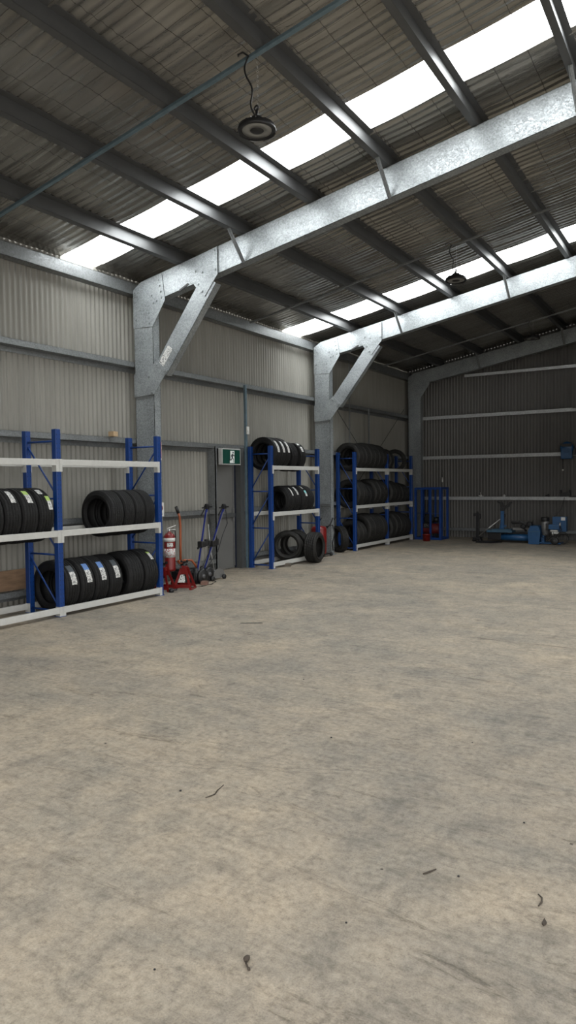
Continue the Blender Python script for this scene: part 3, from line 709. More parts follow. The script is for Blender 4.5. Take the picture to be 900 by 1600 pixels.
row(e, .13, R3F, R3B, 'tyres on bottom shelf of far corner rack', auto_labels(6, 'the bottom shelf of far corner rack'), Rs=[.28, .28, .34, .34, .33, .33], kinds=['worn', 'worn', 'chunky', 'chunky', 'chunky', 'worn'], floor=True)
e = [(14.80, 15.0), (15.02, 15.24), (15.26, 15.48), (15.50, 15.72), (15.73, 15.94)]
row(e, .13, R3F, R3B, 'tyres on bottom shelf of far corner rack, right bay', auto_labels(5, 'bottom shelf of far corner rack, right bay'), Rs=[.30, .33, .33, .32, .30], kind='worn', floor=True)
tyre('loose worn tyre leaning beside second column, left of far corner rack', None, 12.72, -6.66, .272, .27, .17, .185, 'worn', None, (0, -.0, -.55))

# ------------------------------------------------------------------ stuff at the left rack
m = MB(); m.box(-7.0, -6.98, 3.9, 5.36, .232, .47, bev=.002)
tag(obj('plywood_board', m, WOOD, loc=(-6.99, 4.6, .232)), 'brown plywood board leaning on left wall behind the nearest rack', 'board')
m = MB(); m.box(-6.895, -6.895+.1, 6.62, 6.70, 2.082, 2.145, bev=.004); m.box(-6.88, -6.81, 6.63, 6.69, 2.145, 2.149)
tag(obj('cardboard_scrap', m, CARD, loc=(-6.86, 6.66, 2.085)), 'small brown cardboard piece resting on wall girt above nearest rack', 'cardboard')
m = MB(); m.bar((-6.62, 10.02, .03), (-6.28, 10.20, .03), .07, .055, bev=.006)
tag(obj('timber_block', m, WOODD, loc=(-6.42, 10.1, 0)), 'dark weathered timber block on floor under the single bay rack', 'block')

# signs on the column flange
XC = -6.54
t = thing('fire_sign', 'tall red fire sign on the nearest column above the extinguisher', 'sign', (XC, 7.2, 1.75))
m = MB(); m.box(XC+.002, XC+.006, 7.135, 7.255, 1.77, 2.02); p = obj('sign_plate', m, RED, t)
m = MB(); m.box(XC+.006, XC+.0075, 7.14, 7.25, 1.775, 1.80); m.box(XC+.006, XC+.0075, 7.14, 7.145, 1.77, 2.02); m.box(XC+.006, XC+.0075, 7.245, 7.25, 1.77, 2.02); obj('sign_border', m, PAPER, p)
t = thing('notice_sign', 'small white notice with red disc on nearest column above extinguisher', 'sign', (XC, 7.2, 1.0))
m = MB(); m.box(XC+.002, XC+.006, 7.135, 7.275, 1.00, 1.19); p = obj('sign_plate', m, PAPER, t)
m = MB(); m.lathe([(.001, 0), (.045, 0), (.045, .002), (.001, .002)], (XC+.006, 7.205, 1.115), 'X', 20); obj('red_disc', m, RED, p)
m = MB(); m.box(XC+.006, XC+.0072, 7.16, 7.25, 1.03, 1.036); m.box(XC+.006, XC+.0072, 7.17, 7.24, 1.045, 1.05); obj('printed_lines', m, BLACK, p)

# fire extinguisher
ex, ey = -6.44, 7.27
t = thing('fire_extinguisher', 'red fire extinguisher with white band hanging on the nearest column', 'fire extinguisher', (ex, ey, .24))
m = MB(); m.lathe([(.001, .25), (.07, .25), (.078, .262), (.080, .275), (.080, .285), (.077, .29), (.077, .70), (.072, .735), (.05, .765), (.025, .778), (.022, .79), (.001, .79)], (ex, ey, 0), 'Z', 28); obj('cylinder', m, RED, t)
for z0, z1, mt, nm in ((.655, .705, PAPER, 'white_band'), (.44, .56, PRINTR, 'instruction_label')):
    m = MB(); m.lathe([(.0775, z0), (.0785, z0), (.0785, z1), (.0775, z1)], (ex, ey, 0), 'Z', 28, closed=True); obj(nm, m, mt, t)
m = MB(); 
for k in range(7):
    a0 = math.radians(-75+k*9); a1 = math.radians(-75+(k+1)*9)
    q = [m.bm.verts.new((ex+.0788*math.cos(a), ey+.0788*math.sin(a), z)) for a, z in ((a0, .585), (a1, .585), (a1, .64), (a0, .64))]; m.face(q)
obj('brand_label', m, PRINT, t)['label'] = 'white label on the extinguisher'
m = MB(); m.lathe([(.02, .785), (.02, .82), (.012, .83), (.001, .83)], (ex, ey, 0), 'Z', 14); v = obj('valve', m, CHROME, t)
m = MB(); m.bar((ex-.02, ey-.02, .835), (ex+.05, ey+.08, .875), .016, .006); m.bar((ex-.02, ey-.02, .815), (ex+.05, ey+.07, .815), .016, .006); obj('squeeze_handle', m, CHROME, v)
m = MB(); m.tube([(ex+.0, ey+.02, .81), (ex+.03, ey+.085, .80), (ex+.02, ey+.105, .72), (ex+.01, ey+.098, .5), (ex+.0, ey+.095, .40)], .009, 8); obj('hose', m, BLACK, t)
m = MB(); m.box(XC, ex-.07, ey-.02, ey+.02, .45, .72); m.box(XC, ex-.06, ey-.02, ey+.02, .70, .72); obj('wall_bracket', m, CHROME, t)

# axle stands
def axle_stand(x, y, ang, label, h=.345):
    t = thing('axle_stand', label, 'axle stand', (x, y, 0), 'red axle stands')
    M = Matrix.Translation((x, y, 0)) @ Matrix.Rotation(ang, 4, 'Z')
    def add(name, mb, mt): bmesh.ops.transform(mb.bm, matrix=M, verts=mb.bm.verts); return obj(name, mb, mt, t)
    m = MB(); w = .135; t0 = .035
    for s in (-1, 1):      # two A-shaped side plates with a window
        o = [(-w, 0), (-w+.035, 0), (-w+.052, .05), (w-.052, .05), (w-.035, 0), (w, 0), (t0, h*.86), (-t0, h*.86)]
        # frame strips instead of an n-gon with hole
        for a, b in (((-w+.014, 0), (-t0+.006, h*.86)), ((w-.014, 0), (t0-.006, h*.86))): m.bar((a[0], s*(w*.75), a[1]+.002), (b[0], s*.035, b[1]), .034, .006, up=(0, 1, 0))
        m.bar((-w+.03, s*w*.68, .05), (w-.03, s*w*.68, .05), .006, .045, up=(0, 0, 1)); m.prism([(-.05, h*.60), (.05, h*.60), (t0, h*.88), (-t0, h*.88)], 'Y', s*.045-.003, s*.045+.003)
    m.box(-t0, t0, -.038, .038, h*.78, h*.93, bev=.004)
    m.box(-w, -w+.03, -w*.78, w*.78, 0, .02); m.box(w-.03, w, -w*.78, w*.78, 0, .02)
    add('stand_frame', m, RED)
    m = MB(); m.lathe([(.018, h*.5), (.018, h+.02), (.001, h+.02)], (0, 0, 0), 'Z', 12); m.box(-.05, .05, -.02, .02, h+.02, h+.035); m.box(-.05, -.035, -.02, .02, h+.03, h+.055); m.box(.035, .05, -.02, .02, h+.03, h+.055); add('ratchet_post', m, BLACKM)
    m = MB(); m.bar((-.02, -.05, h*.85), (-.09, -.09, h+.05), .014, .014); add('ratchet_lever', m, BLACKM)
    m = MB()
    q = [m.bm.verts.new(c) for c in ((-.065, -.094, .10), (.045, -.094, .10), (.022, -.066, .205), (-.03, -.066, .205))]; m.face(q); q2 = [m.bm.verts.new(v.co+Vector((0, .002, 0))) for v in q]; m.face(q2)
    add('instruction_label', m, PRINT)['label'] = 'white instruction label'
axle_stand(-6.26, 7.36, .35, 'red axle stand with white label, in front, beside the orange handled jack')
axle_stand(-6.40, 7.10, .2, 'red axle stand partly hidden behind the right post of nearest rack')

# orange-handled trolley jack
t = thing('trolley_jack', 'black trolley jack with tall bent orange handle beside the axle stands', 'jack', (-6.5, 7.65, 0))
m = MB(); m.tube([(-6.55, 7.62, .33), (-6.55, 7.625, .6), (-6.55, 7.63, .85), (-6.55, 7.615, .98), (-6.55, 7.59, 1.03)], .017, 12); hd = obj('handle', m, ORANGE, t)
m = MB(); m.tube([(-6.55, 7.59, 1.03), (-6.55, 7.545, 1.12)], .022, 12); obj('grip', m, BLACK, hd)
m = MB(); m.lathe([(.03, -.05), (.03, .05)], (-6.55, 7.62, .33), 'Y', 14); m.tube([(-6.55, 7.62, .335), (-6.55, 7.72, .345), (-6.54, 7.85, .335), (-6.53, 7.92, .26), (-6.52, 8.02, .12)], .017, 10); obj('lift_arm', m, ORANGE, t)
m = MB(); m.box(-6.62, -6.38, 7.50, 7.535, .05, .20, bev=.006); m.box(-6.62, -6.38, 7.71, 7.74, .05, .18, bev=.006); m.box(-6.60, -6.46, 7.53, 7.72, .09, .24, bev=.01); m.lathe([(.05, .24), (.05, .30), (.035, .32), (.001, .32)], (-6.54, 7.68, 0), 'Z', 16); obj('jack_body', m, BLACKM, t)
for x, y in ((-6.46, 7.645), (-6.60, 7.645), (-6.46, 7.49), (-6.60, 7.49)):
    m = MB(); r = .095 if y > 7.6 else .05; m.lathe([(.02, -.02), (r-.012, -.02), (r, -.014), (r, .014), (r-.012, .02), (.02, .02), (.02, .026), (.001, .026)], (x+.03, y, r), 'X', 24); obj('wheel', m, BLACK, t)

# tall blue air-hydraulic jacks
def air_jack(foot, top, label, clamp):
    fx, fy = foot; t = thing('air_jack', label, 'jack', (fx, fy, 0), 'blue handled wheeled jacks')
    a = Vector((fx, fy, .12)); b = Vector(top); d = b-a
    m = MB(); m.bar(a, b, .028, .028, bev=.004, up=(1, 0, 0)); pole = obj('handle_pole', m, mat('royal_blue_paint', (.008, .018, .16), .35), t)
    m = MB(); m.bar(a+Vector((.018, 0, 0)), a+d*.93+Vector((.018, 0, 0)), .004, .018, up=(0, 1, 0)); obj('white_stripe', m, ALU, pole)
    m = MB(); m.box(b.x-.03, b.x+.03, b.y-.035, b.y+.03, b.z-.02, b.z+.035, bev=.006); m.bar(b+Vector((0, -.11, .0)), b+Vector((0, .12, .01)), .02, .02); m.lathe([(.03, b.z+.03), (.035, b.z+.055), (.001, b.z+.06)], (b.x, b.y, 0), 'Z', 12); m.bar(b+Vector((0, -.06, -.02)), b+Vector((-.02, -.12, -.12)), .014, .014); obj('control_head', m, BLACKM, t)
    c = a+d*clamp; m = MB(); m.box(c.x-.04, c.x+.05, c.y-.05, c.y+.05, c.z-.03, c.z+.06, bev=.01); m.tube([c+Vector((0, -.09, -.04)), c+Vector((.02, -.02, -.02)), c+Vector((0, .11, .03))], .018, 8); m.box(c.x-.02, c.x+.03, c.y+.08, c.y+.13, c.z-.02, c.z+.08, bev=.01); obj('adapter_clamp', m, BLACK, t)
    for s in (-1, 1):
        m = MB(); r = .105; m.lathe([(.03, -.02), (r-.02, -.022), (r, -.012), (r, .012), (r-.02, .022), (.03, .02), (.025, .03), (.001, .03)], (fx+s*.10, fy, r), 'X', 26); w = obj('wheel', m, BLACK, t)
        m = MB(); m.lathe([(.001, .031), (.03, .031), (.03, -.023), (.001, -.023)], (fx+s*.10, fy, r), 'X', 14); obj('wheel_hub', m, mat('grey_hub', (.08, .08, .085), .5), w)
    m = MB(); m.tube([(fx-.1, fy, .105), (fx+.1, fy, .105)], .015, 10); m.lathe([(.05, .03), (.055, .06), (.055, .17), (.03, .19), (.03, .22), (.001, .22)], (fx, fy-.03, 0), 'Z', 18); m.box(fx-.07, fx+.07, fy-.09, fy+.05, .012, .045, bev=.006); obj('jack_body', m, BLACKM, t)
    m = MB(); pts = [b+Vector((.02, .02, -.03)), b+Vector((.03, .045, -.25)), a+d*.55+Vector((.03, .15, 0)), a+d*.3+Vector((.02, .17, 0)), a+Vector((.02, .09, .1)), a+Vector((0, .02, .04))]; m.tube(pts, .007, 8); obj('air_hose', m, BLACK, t)
air_jack((-6.46, 7.88), (-6.62, 8.33, 1.08), 'tall blue handled jack on black wheels, the nearer of two', .43)
air_jack((-6.52, 8.10), (-6.70, 8.86, 1.06), 'tall blue handled jack on black wheels, the farther one by the door', .42)

# silver trolley jack by the door
t = thing('trolley_jack', 'small silver aluminium jack with thin rod handle in front of grey door', 'jack', (-6.5, 8.370, 0))
m = MB(); 
for x in (-6.57, -6.41): m.prism([(8.110, .03), (8.430, .02), (8.470, .06), (8.430, .14), (8.310, .175), (8.170, .10), (8.090, .07)], 'X', x-.006, x+.006)
m.box(-6.56, -6.42, 8.290, 8.390, .05, .13, bev=.01); m.bar((-6.49, 8.170, .06), (-6.49, 8.350, .12), .05, .03); obj('side_plates', m, ALU, t)
for x, y in ((-6.60, 8.140), (-6.38, 8.140), (-6.60, 8.420), (-6.38, 8.420)):
    m = MB(); m.lathe([(.001, -.015), (.035, -.015), (.035, .015), (.001, .015)], (x, y, .036), 'X', 18); obj('wheel', m, BLACK, t)
m = MB(); m.tube([(-6.49, 8.170, .09), (-6.49, 8.170, .13)], .04, 14); obj('saddle', m, BLACKM, t)
m = MB(); m.tube([(-6.53, 8.370, .12), (-6.62, 8.400, .45), (-6.70, 8.455, .82)], .007, 8); obj('rod_handle', m, CHROME, t)
m = MB(); m.tube([(-6.25, 7.45, .012), (-6.16, 7.62, .01), (-6.17, 7.85, .01), (-6.28, 8.08, .01), (-6.42, 8.15, .012), (-6.55, 8.09, .05), (-6.56, 8.05, .10)], .007, 8)
tag(obj('air_hose', m, BLACK, loc=(-6.2, 7.8, 0)), 'thin black air hose looped on floor before the jacks', 'hose')
m = MB(); M_ = Matrix.Translation((-6.265, 7.80, 0)) @ Matrix.Rotation(.5, 4, 'Z'); m.box(-.05, .05, -.045, .045, 0, .05, bev=.004, M=M_); m.box(-.035, .035, -.03, .03, .05, .056, M=M_)
tag(obj('wooden_block', m, mat('rusty_block', (.16, .09, .07), .8, var=.3), loc=(-6.31, 7.8, 0)), 'small reddish brown block on floor in front of jack wheels', 'block')
m = MB(); m.lathe([(.001, 0), (.035, 0), (.035, .035), (.02, .05), (.001, .05)], (-6.22, 7.04, 0), 'Z', 14); m.tube([(-6.22, 7.04, .03), (-6.18, 7.11, .03)], .012, 8)
tag(obj('air_fitting', m, BLACKM, loc=(-6.22, 7.04, 0)), 'small black metal fitting on floor at foot of nearest rack end post', 'fitting')

# red drum trolley between single bay rack and the far rack
t = thing('oil_drainer', 'red waste oil drum with black hoses beside the second column', 'oil drum', (-6.62, 11.78, 0))
m = MB(); m.lathe([(.001, .06), (.14, .06), (.15, .08), (.152, .28), (.156, .29), (.156, .31), (.152, .32), (.152, .54), (.13, .58), (.04, .60), (.001, .60)], (-6.62, 11.78, 0), 'Z', 28); obj('drum', m, RED, t)
m = MB(); m.tube([(-6.62, 11.78, .60), (-6.62, 11.78, .68), (-6.60, 11.85, .74)], .015, 8); m.tube([(-6.60, 11.66, .58), (-6.60, 11.62, .72), (-6.58, 11.60, .76)], .01, 8); m.tube([(-6.52, 11.92, .55), (-6.48, 12.0, .62), (-6.46, 12.06, .74)], .014, 8); obj('pipe_fittings', m, BLACKM, t)
m = MB(); m.tube([(-6.52, 11.9, .58), (-6.46, 12.05, .60), (-6.44, 12.10, .45), (-6.45, 12.02, .25), (-6.47, 12.08, .10)], .013, 8); obj('hose', m, BLACK, t)
m = MB(); m.box(-6.75, -6.48, 11.66, 12.0, .035, .06, bev=.004); obj('base', m, BLACKM, t)
for x, y in ((-6.74, 11.66), (-6.50, 11.66), (-6.74, 12.0), (-6.48, 12.02)):
    m = MB(); m.lathe([(.001, -.018), (.034, -.018), (.034, .018), (.001, .018)], (x, y, .035), 'X', 16); obj('castor', m, BLACK, t)
m = MB(); m.box(-6.76, -6.53, 12.085, 12.125, .965, 1.02, bev=.003)
tag(obj('cross_strap', m, GALVG, loc=(-6.65, 12.1, .99)), 'pale steel cross strap fixed low on second column', 'bracket')

# ------------------------------------------------------------------ compressor cage in the corner
cx0, cx1, cy0, cy1 = -6.40, -5.77, 16.28, 16.80
t = thing('compressor_cage', 'blue steel cage of upright bars in the far corner', 'cage', (-6.1, 16.5, 0))
m = MB()
for x, y in ((cx0, cy0), (cx1, cy0), (cx0, cy1), (cx1, cy1)): m.box(x-.025, x+.025, y-.025, y+.025, 0, 1.28)
for z in (.03, 1.255):
    for y in (cy0, cy1): m.box(cx0, cx1, y-.022, y+.022, z-.025, z+.025)
    for x in (cx0, cx1): m.box(x-.022, x+.022, cy0, cy1, z-.025, z+.025)
obj('cage_frame', m, BLUEP, t)
for x in (-6.26+.02, -6.03+.01):
    m = MB(); m.box(x-.024, x+.024, cy0-.015, cy0+.015, .05, 1.23); obj('bar', m, BLUEP, t)
for x in (-6.24, -6.08, -5.92):
    m = MB(); m.box(x-.024, x+.024, cy1-.015, cy1+.015, .05, 1.23); obj('bar', m, BLUEP, t)
m = MB(); m.tube([(cx0, cy0-.02, .65), (cx1, cy0-.02, .65)], .006, 6); obj('cross_rod', m, BLUEP, t)
t = thing('air_compressor', 'dark red and black air compressor inside the blue corner cage', 'compressor', (-6.1, 16.55, 0))
m = MB(); pr = [(.001, -.25), (.07, -.245), (.12, -.21), (.13, -.17), (.13, .17), (.12, .21), (.07, .245), (.001, .25)]; m.lathe(pr, (-6.09, 16.54, .26), 'X', 24); obj('tank', m, REDD, t)
m = MB(); m.box(-6.25, -6.10, 16.45, 16.62, .39, .56, bev=.02); m.lathe([(.07, -.08), (.07, .08)], (-5.98, 16.54, .48), 'X', 20); m.box(-6.24, -6.14, 16.47, 16.60, .56, .66, bev=.01); obj('pump_and_motor', m, BLACKM, t)
m = MB(); m.lathe([(.10, 0), (.11, .01), (.11, .04), (.10, .05)], (-6.10, 16.40, .52), 'Y', 22); obj('belt_wheel', m, BLACK, t)
for x in (-6.25, -5.95):
    m = MB(); m.box(x-.02, x+.02, 16.45, 16.63, 0, .15); obj('foot', m, BLACKM, t)
m = MB(); m.tube([(-5.83, 16.42, .62), (-5.82, 16.40, .5), (-5.82, 16.40, .3), (-5.80, 16.42, .15)], .010, 8); obj('pale_hose', m, mat('pale_hose', (.45, .40, .30), .6), t)['label'] = 'pale yellowish hose'
text_mesh('EN', .10, Matrix.Translation((-6.17, 16.383, .34)) @ Matrix.Rotation(PI/2, 4, 'X'), ALU, t)
m = MB(); m.box(-6.24, -6.10, 16.388, 16.398, .28, .40); obj('name_panel', m, BLACK, t)
t = thing('bucket', 'small red plastic bucket on the floor in front of blue cage', 'bucket', (-5.98, 15.98, 0))
m = MB(); m.lathe([(.001, .0), (.082, 0), (.094, .15), (.100, .152), (.100, .165), (.094, .165), (.088, .155), (.078, .01), (.001, .01)], (-6.0, 15.95, 0), 'Z', 26); obj('pail', m, RED, t)
m = MB(); m.tube([(-6.095, 15.95, .15), (-6.06, 15.90, .12), (-6.0, 15.855, .10), (-5.94, 15.90, .12), (-5.905, 15.95, .15)], .003, 6); obj('handle', m, CHROME, t)

# ------------------------------------------------------------------ truck tyre changer by the end wall
Y0 = 16.3
t = thing('tyre_changer', 'blue truck tyre changer with long horizontal tube, low against end wall', 'tyre machine', (-3.8, Y0, 0))
m = MB(); m.box(-4.62, -4.04, Y0-.15, Y0+.2, .235, .285, bev=.006); m.box(-4.50, -4.08, Y0-.12, Y0+.15, .285, .31, bev=.004); obj('carriage_plate', m, MIDL, t)
m = MB(); m.box(-4.60, -4.30, Y0-.10, Y0+.15, .06, .232, bev=.01); m.box(-4.20, -3.62, Y0-.02, Y0+.2, .21, .232); obj('carriage_base', m, BLACKM, t)
m = MB(); m.prism([(-4.82, 15.98), (-4.46, 15.92), (-4.28, 16.22), (-4.75, 16.25)], 'Z', 0.0, .03); m.prism([(-4.77, 16.0), (-4.48, 15.95), (-4.33, 16.19), (-4.72, 16.22)], 'Z', .03, .036); obj('foot_tray', m, BLACKM, t)
m = MB(); m.box(-4.325, -4.25, Y0-.035, Y0+.035, .30, .73, bev=.008); m.box(-4.25, -4.20, Y0-.02, Y0+.02, .36, .40, bev=.004); m.prism([(-4.36, .30), (-4.325, .30), (-4.325, .48)], 'Y', Y0-.02, Y0+.02); obj('tool_post', m, MID, t)
m = MB(); m.box(-4.335, -4.245, Y0-.045, Y0+.045, .73, .80, bev=.01)
m.prism([(-4.33, .79), (-4.25, .76), (-4.14, .83), (-4.07, .92), (-4.085, .945), (-4.12, .93), (-4.20, .86), (-4.26, .87), (-4.30, .93), (-4.41, .95), (-4.41, .93), (-4.35, .90)], 'Y', Y0-.025, Y0+.025)
m.lathe([(.025, -.05), (.025, .05)], (-4.29, Y0, .80), 'Y', 14); m.box(-4.25, -4.215, Y0-.02, Y0+.02, .58, .66, bev=.005); obj('tool_head', m, BLACK, t)
m = MB(); m.tube([(-4.82, Y0-.05, .14), (-4.33, Y0-.05, .54)], .011, 8); m.tube([(-4.70, Y0-.05, .238), (-4.50, Y0-.05, .40)], .017, 8); obj('gas_strut', m, CHROME, t)
m = MB(); m.lathe([(.075, -4.34), (.075, -3.62)], (0, Y0-.02, .125), 'X', 24); obj('slide_tube', m, MID, t)
m = MB(); m.prism([(-3.66, .0), (-3.43, .0), (-3.40, .28), (-3.45, .41), (-3.62, .41), (-3.67, .28)], 'Y', Y0-.22, Y0+.15); gb = obj('gearbox_housing', m, MID, t)
m = MB(); m.box(-3.655, -3.415, Y0-.226, Y0-.22, .275, .29); obj('housing_seam', m, MIDL, gb)
m = MB(); m.bar((-4.07, Y0-.1, .485), (-3.64, Y0-.1, .46), .05, .05, bev=.01); m.bar((-4.05, Y0-.08, .44), (-3.80, Y0-.08, .47), .04, .03, bev=.006); m.bar((-3.90, Y0-.1, .50), (-3.68, Y0-.1, .40), .06, .05, bev=.01); m.lathe([(.03, -.04), (.055, -.03), (.055, .03), (.03, .04)], (-3.80, Y0-.1, .385), 'Y', 16); m.lathe([(.04, -.05), (.06, -.04), (.06, .05), (.03, .06)], (-3.66, Y0-.1, .44), 'Y', 16); m.tube([(-3.80, Y0-.1, .36), (-3.74, Y0-.05, .28)], .02, 8); obj('clamping_chuck', m, BLACKM, t)
m = MB(); m.box(-4.06, -3.68, Y0, Y0+.12, .29, .345, bev=.006); obj('chuck_slide', m, ALU, t)
m = MB(); m.lathe([(.001, .19), (.055, .19), (.065, .21), (.07, .25), (.075, .26), (.085, .27), (.085, .50), (.07, .515), (.001, .515)], (-3.33, Y0-.05, 0), 'Z', 24); mo = obj('motor', m, ALU, t)
m = MB(); m.lathe([(.001, .515), (.088, .515), (.092, .53), (.092, .585), (.08, .60), (.001, .60)], (-3.335, Y0-.05, 0), 'Z', 24); obj('fan_cowl', m, BLACK, mo)
m = MB(); m.box(-3.31, -3.24, Y0-.14, Y0-.04, .31, .47, bev=.008); obj('terminal_box', m, BLACK, mo)
m = MB(); m.box(-3.19, -2.895, Y0+.0, Y0+.16, .28, .61, bev=.008); cb = obj('control_cabinet', m, MID, t)
m = MB(); m.box(-3.005, -2.92, Y0-.004, Y0, .53, .60); obj('cabinet_label', m, PAPER, cb)['label'] = 'white paper label'
m = MB(); m.box(-3.245, -3.015, Y0-.15, Y0-.02, .335, .445, bev=.01); obj('oil_tank', m, MID, t)
m = MB(); m.box(-3.21, -3.05, Y0-.13, Y0-.05, .285, .325, bev=.005); m.box(-3.18, -3.03, Y0-.15, Y0-.06, .235, .275, bev=.005); m.lathe([(.02, -.04), (.02, .04)], (-3.0, Y0-.16, .45), 'Z', 12); m.lathe([(.02, .20), (.02, .29)], (-3.15, Y0-.17, 0), 'Z', 12); obj('valve_block', m, CHROME, t)
m = MB(); m.lathe([(.02, -.03), (.07, -.03), (.085, -.02), (.085, .02), (.07, .03), (.02, .03)], (-3.10, Y0-.2, .086), 'Y', 24); w = obj('wheel', m, BLACK, t)
m = MB(); m.lathe([(.001, -.034), (.03, -.034), (.03, .03), (.001, .03)], (-3.10, Y0-.2, .086), 'Y', 14); obj('wheel_hub', m, FRAMEG, w)
m = MB(); m.box(-3.43, -2.98, Y0-.2, Y0+.15, .02, .045); m.box(-3.40, -3.34, Y0-.12, Y0+.05, .045, .19); obj('base_frame', m, MID, t)
m = MB()
for k, (r, c) in enumerate(((.11, (-2.94, .13)), (.13, (-2.95, .15)))):
    m.tube([(c[0]+r*math.cos(a), Y0-.10-.03*k, c[1]+r*math.sin(a)*(1 if k else .95)) for a in [2*PI*i/24 for i in range(25)]], .008, 6, cap=False)
m.tube([(-3.30, Y0-.16, .22), (-3.24, Y0-.2, .12), (-3.15, Y0-.2, .18), (-3.05, Y0-.19, .22), (-2.96, Y0-.19, .33), (-3.0, Y0-.17, .43)], .009, 8); m.tube([(-3.45, Y0-.17, .30), (-3.38, Y0-.2, .18), (-3.25, Y0-.18, .09), (-3.15, Y0-.15, .2)], .009, 8)
obj('hydraulic_hoses', m, BLACK, t)
m = MB(); m.tube([(-3.60, Y0-.05, .41), (-3.60, Y0-.05, .52)], .006, 6); m.tube([(-3.17, Y0+.07, .61), (-3.16, Y0+.2, .62), (-3.13, 17.0, .75), (-3.12, YE-.15, .98), (-3.11, YE-.15, 1.02)], .006, 6); obj('cable', m, BLACK, t)

t = thing('tool_stand', 'slim black upright stand with hooked head left of tyre changer', 'stand', (-4.88, 16.35, 0))
m = MB(); m.box(-4.91, -4.845, 16.30, 16.36, .10, .68, bev=.005); obj('post', m, BLACKM, t)
m = MB(); m.box(-4.97, -4.90, 16.29, 16.37, .60, .665, bev=.01); m.box(-4.845, -4.81, 16.29, 16.37, .54, .66, bev=.008); m.lathe([(.02, .68), (.02, .71), (.001, .71)], (-4.88, 16.33, 0), 'Z', 10); obj('head', m, BLACK, t)
m = MB(); m.box(-4.97, -4.79, 16.24, 16.42, .03, .11, bev=.012); m.lathe([(.001, -.09), (.03, -.09), (.03, .09), (.001, .09)], (-4.95, 16.33, .032), 'Y', 14); m.lathe([(.001, -.09), (.03, -.09), (.03, .09), (.001, .09)], (-4.81, 16.33, .032), 'Y', 14); obj('base', m, BLACKM, t)

# hose reel on the end wall
t = thing('hose_reel', 'blue enclosed air hose reel mounted high on the end wall girt', 'hose reel', (-3.03, 17.15, 1.9))
m = MB(); m.lathe([(.001, -.085), (.12, -.085), (.145, -.06), (.145, .06), (.12, .085), (.001, .085)], (-3.03, 17.12, 2.16), 'Y', 28); m.box(-3.16, -2.91, 17.035, 17.20, 1.91, 2.17, bev=.02); obj('housing', m, MID, t)
m = MB(); m.prism([(-3.165, 2.255), (-2.90, 2.255), (-2.93, 2.19), (-3.13, 2.19)], 'Y', 17.02, 17.034); m.box(-2.91, -2.84, 17.09, 17.2, 2.0, 2.16, bev=.01); obj('dark_panel', m, BLACK, t)
m = MB(); m.tube([(-3.12, 17.10, 1.91), (-3.125, 17.10, 1.75), (-3.12, 17.10, 1.68)], .007, 8); h_ = obj('hose', m, BLACK, t)
m = MB(); m.lathe([(.001, -.022), (.015, -.018), (.022, 0), (.015, .018), (.001, .022)], (-3.12, 17.10, 1.655), 'Z', 14); obj('hose_stop', m, PAPER, h_)
m = MB(); m.box(-3.10, -2.96, 17.20, 17.285, 1.99, 2.08); obj('bracket', m, BLACKM, t)

# items on the end wall girt at z 1.03
gz = 1.032
t = thing('saddle_bracket', 'black U shaped saddle bracket sitting on the end wall girt', 'bracket', (-3.1, 17.32, gz))
m = MB(); m.box(-3.20, -3.0, 17.29, 17.38, gz, gz+.095, bev=.006); m.box(-3.215, -3.185, 17.285, 17.385, gz, gz+.165, bev=.006); m.box(-3.015, -2.985, 17.285, 17.385, gz, gz+.165, bev=.006); obj('bracket_body', m, BLACK, t)
m = MB(); m.box(-2.99, -2.55, 17.28, 17.36, gz-.0, gz+.022); tag(obj('flat_bar', m, BLACKM, loc=(-2.8, 17.32, gz)), 'dark flat bar lying on end wall girt, right of the saddle bracket', 'bar')
def clutter(x, kind, label, cat):
    m = MB()
    if kind == 0: m.tube([(x-.05, 17.33, gz+.02), (x-.01, 17.33, gz+.02)], .016, 10); m.box(x-.01, x+.025, 17.31, 17.35, gz, gz+.05, bev=.004); m.tube([(x+.0, 17.33, gz+.05), (x-.01, 17.33, gz+.11)], .008, 8); m.tube([(x+.025, 17.33, gz+.014), (x+.07, 17.33, gz+.014)], .012, 8)
    elif kind == 1: m.tube([(x-.04, 17.33, gz+.02), (x+.04, 17.33, gz+.02)], .015, 10); m.box(x-.018, x+.018, 17.31, 17.35, gz, gz+.05, bev=.004)
    else: m.tube([(x-.05, 17.33, gz+.018), (x+.0, 17.33, gz+.03), (x+.03, 17.33, gz+.06)], .016, 8); m.box(x, x+.05, 17.31, 17.35, gz, gz+.03, bev=.004)
    tag(obj('pipe_fitting', m, CHROME if kind < 2 else BLACKM, loc=(x, 17.33, gz)), label, cat)
clutter(-5.10, 0, 'silver pipe fitting with upright stub, on end wall girt above black stand', 'fitting')
clutter(-4.52, 1, 'small silver pipe fitting on end wall girt above the blue post', 'fitting')
clutter(-3.50, 2, 'small black fitting on end wall girt, left of saddle bracket', 'fitting')
t = thing('air_regulator', 'small silver air regulator on end wall above blue cage', 'regulator', (-6.1, YE-.12, 1.3))
m = MB(); m.box(-6.115, -6.075, YE-.10, YE-.05, 1.40, 1.48, bev=.006); m.lathe([(.02, 1.48), (.022, 1.52), (.001, 1.53)], (-6.095, YE-.075, 0), 'Z', 12); obj('regulator_body', m, CHROME, t)
m = MB(); m.tube([(-6.095, YE-.075, 1.40), (-6.095, YE-.075, 1.03)], .008, 8); m.tube([(-6.095, YE-.05, 1.53), (-6.095, YE-.03, 2.05)], .004, 6); obj('pipe', m, ALU, t)

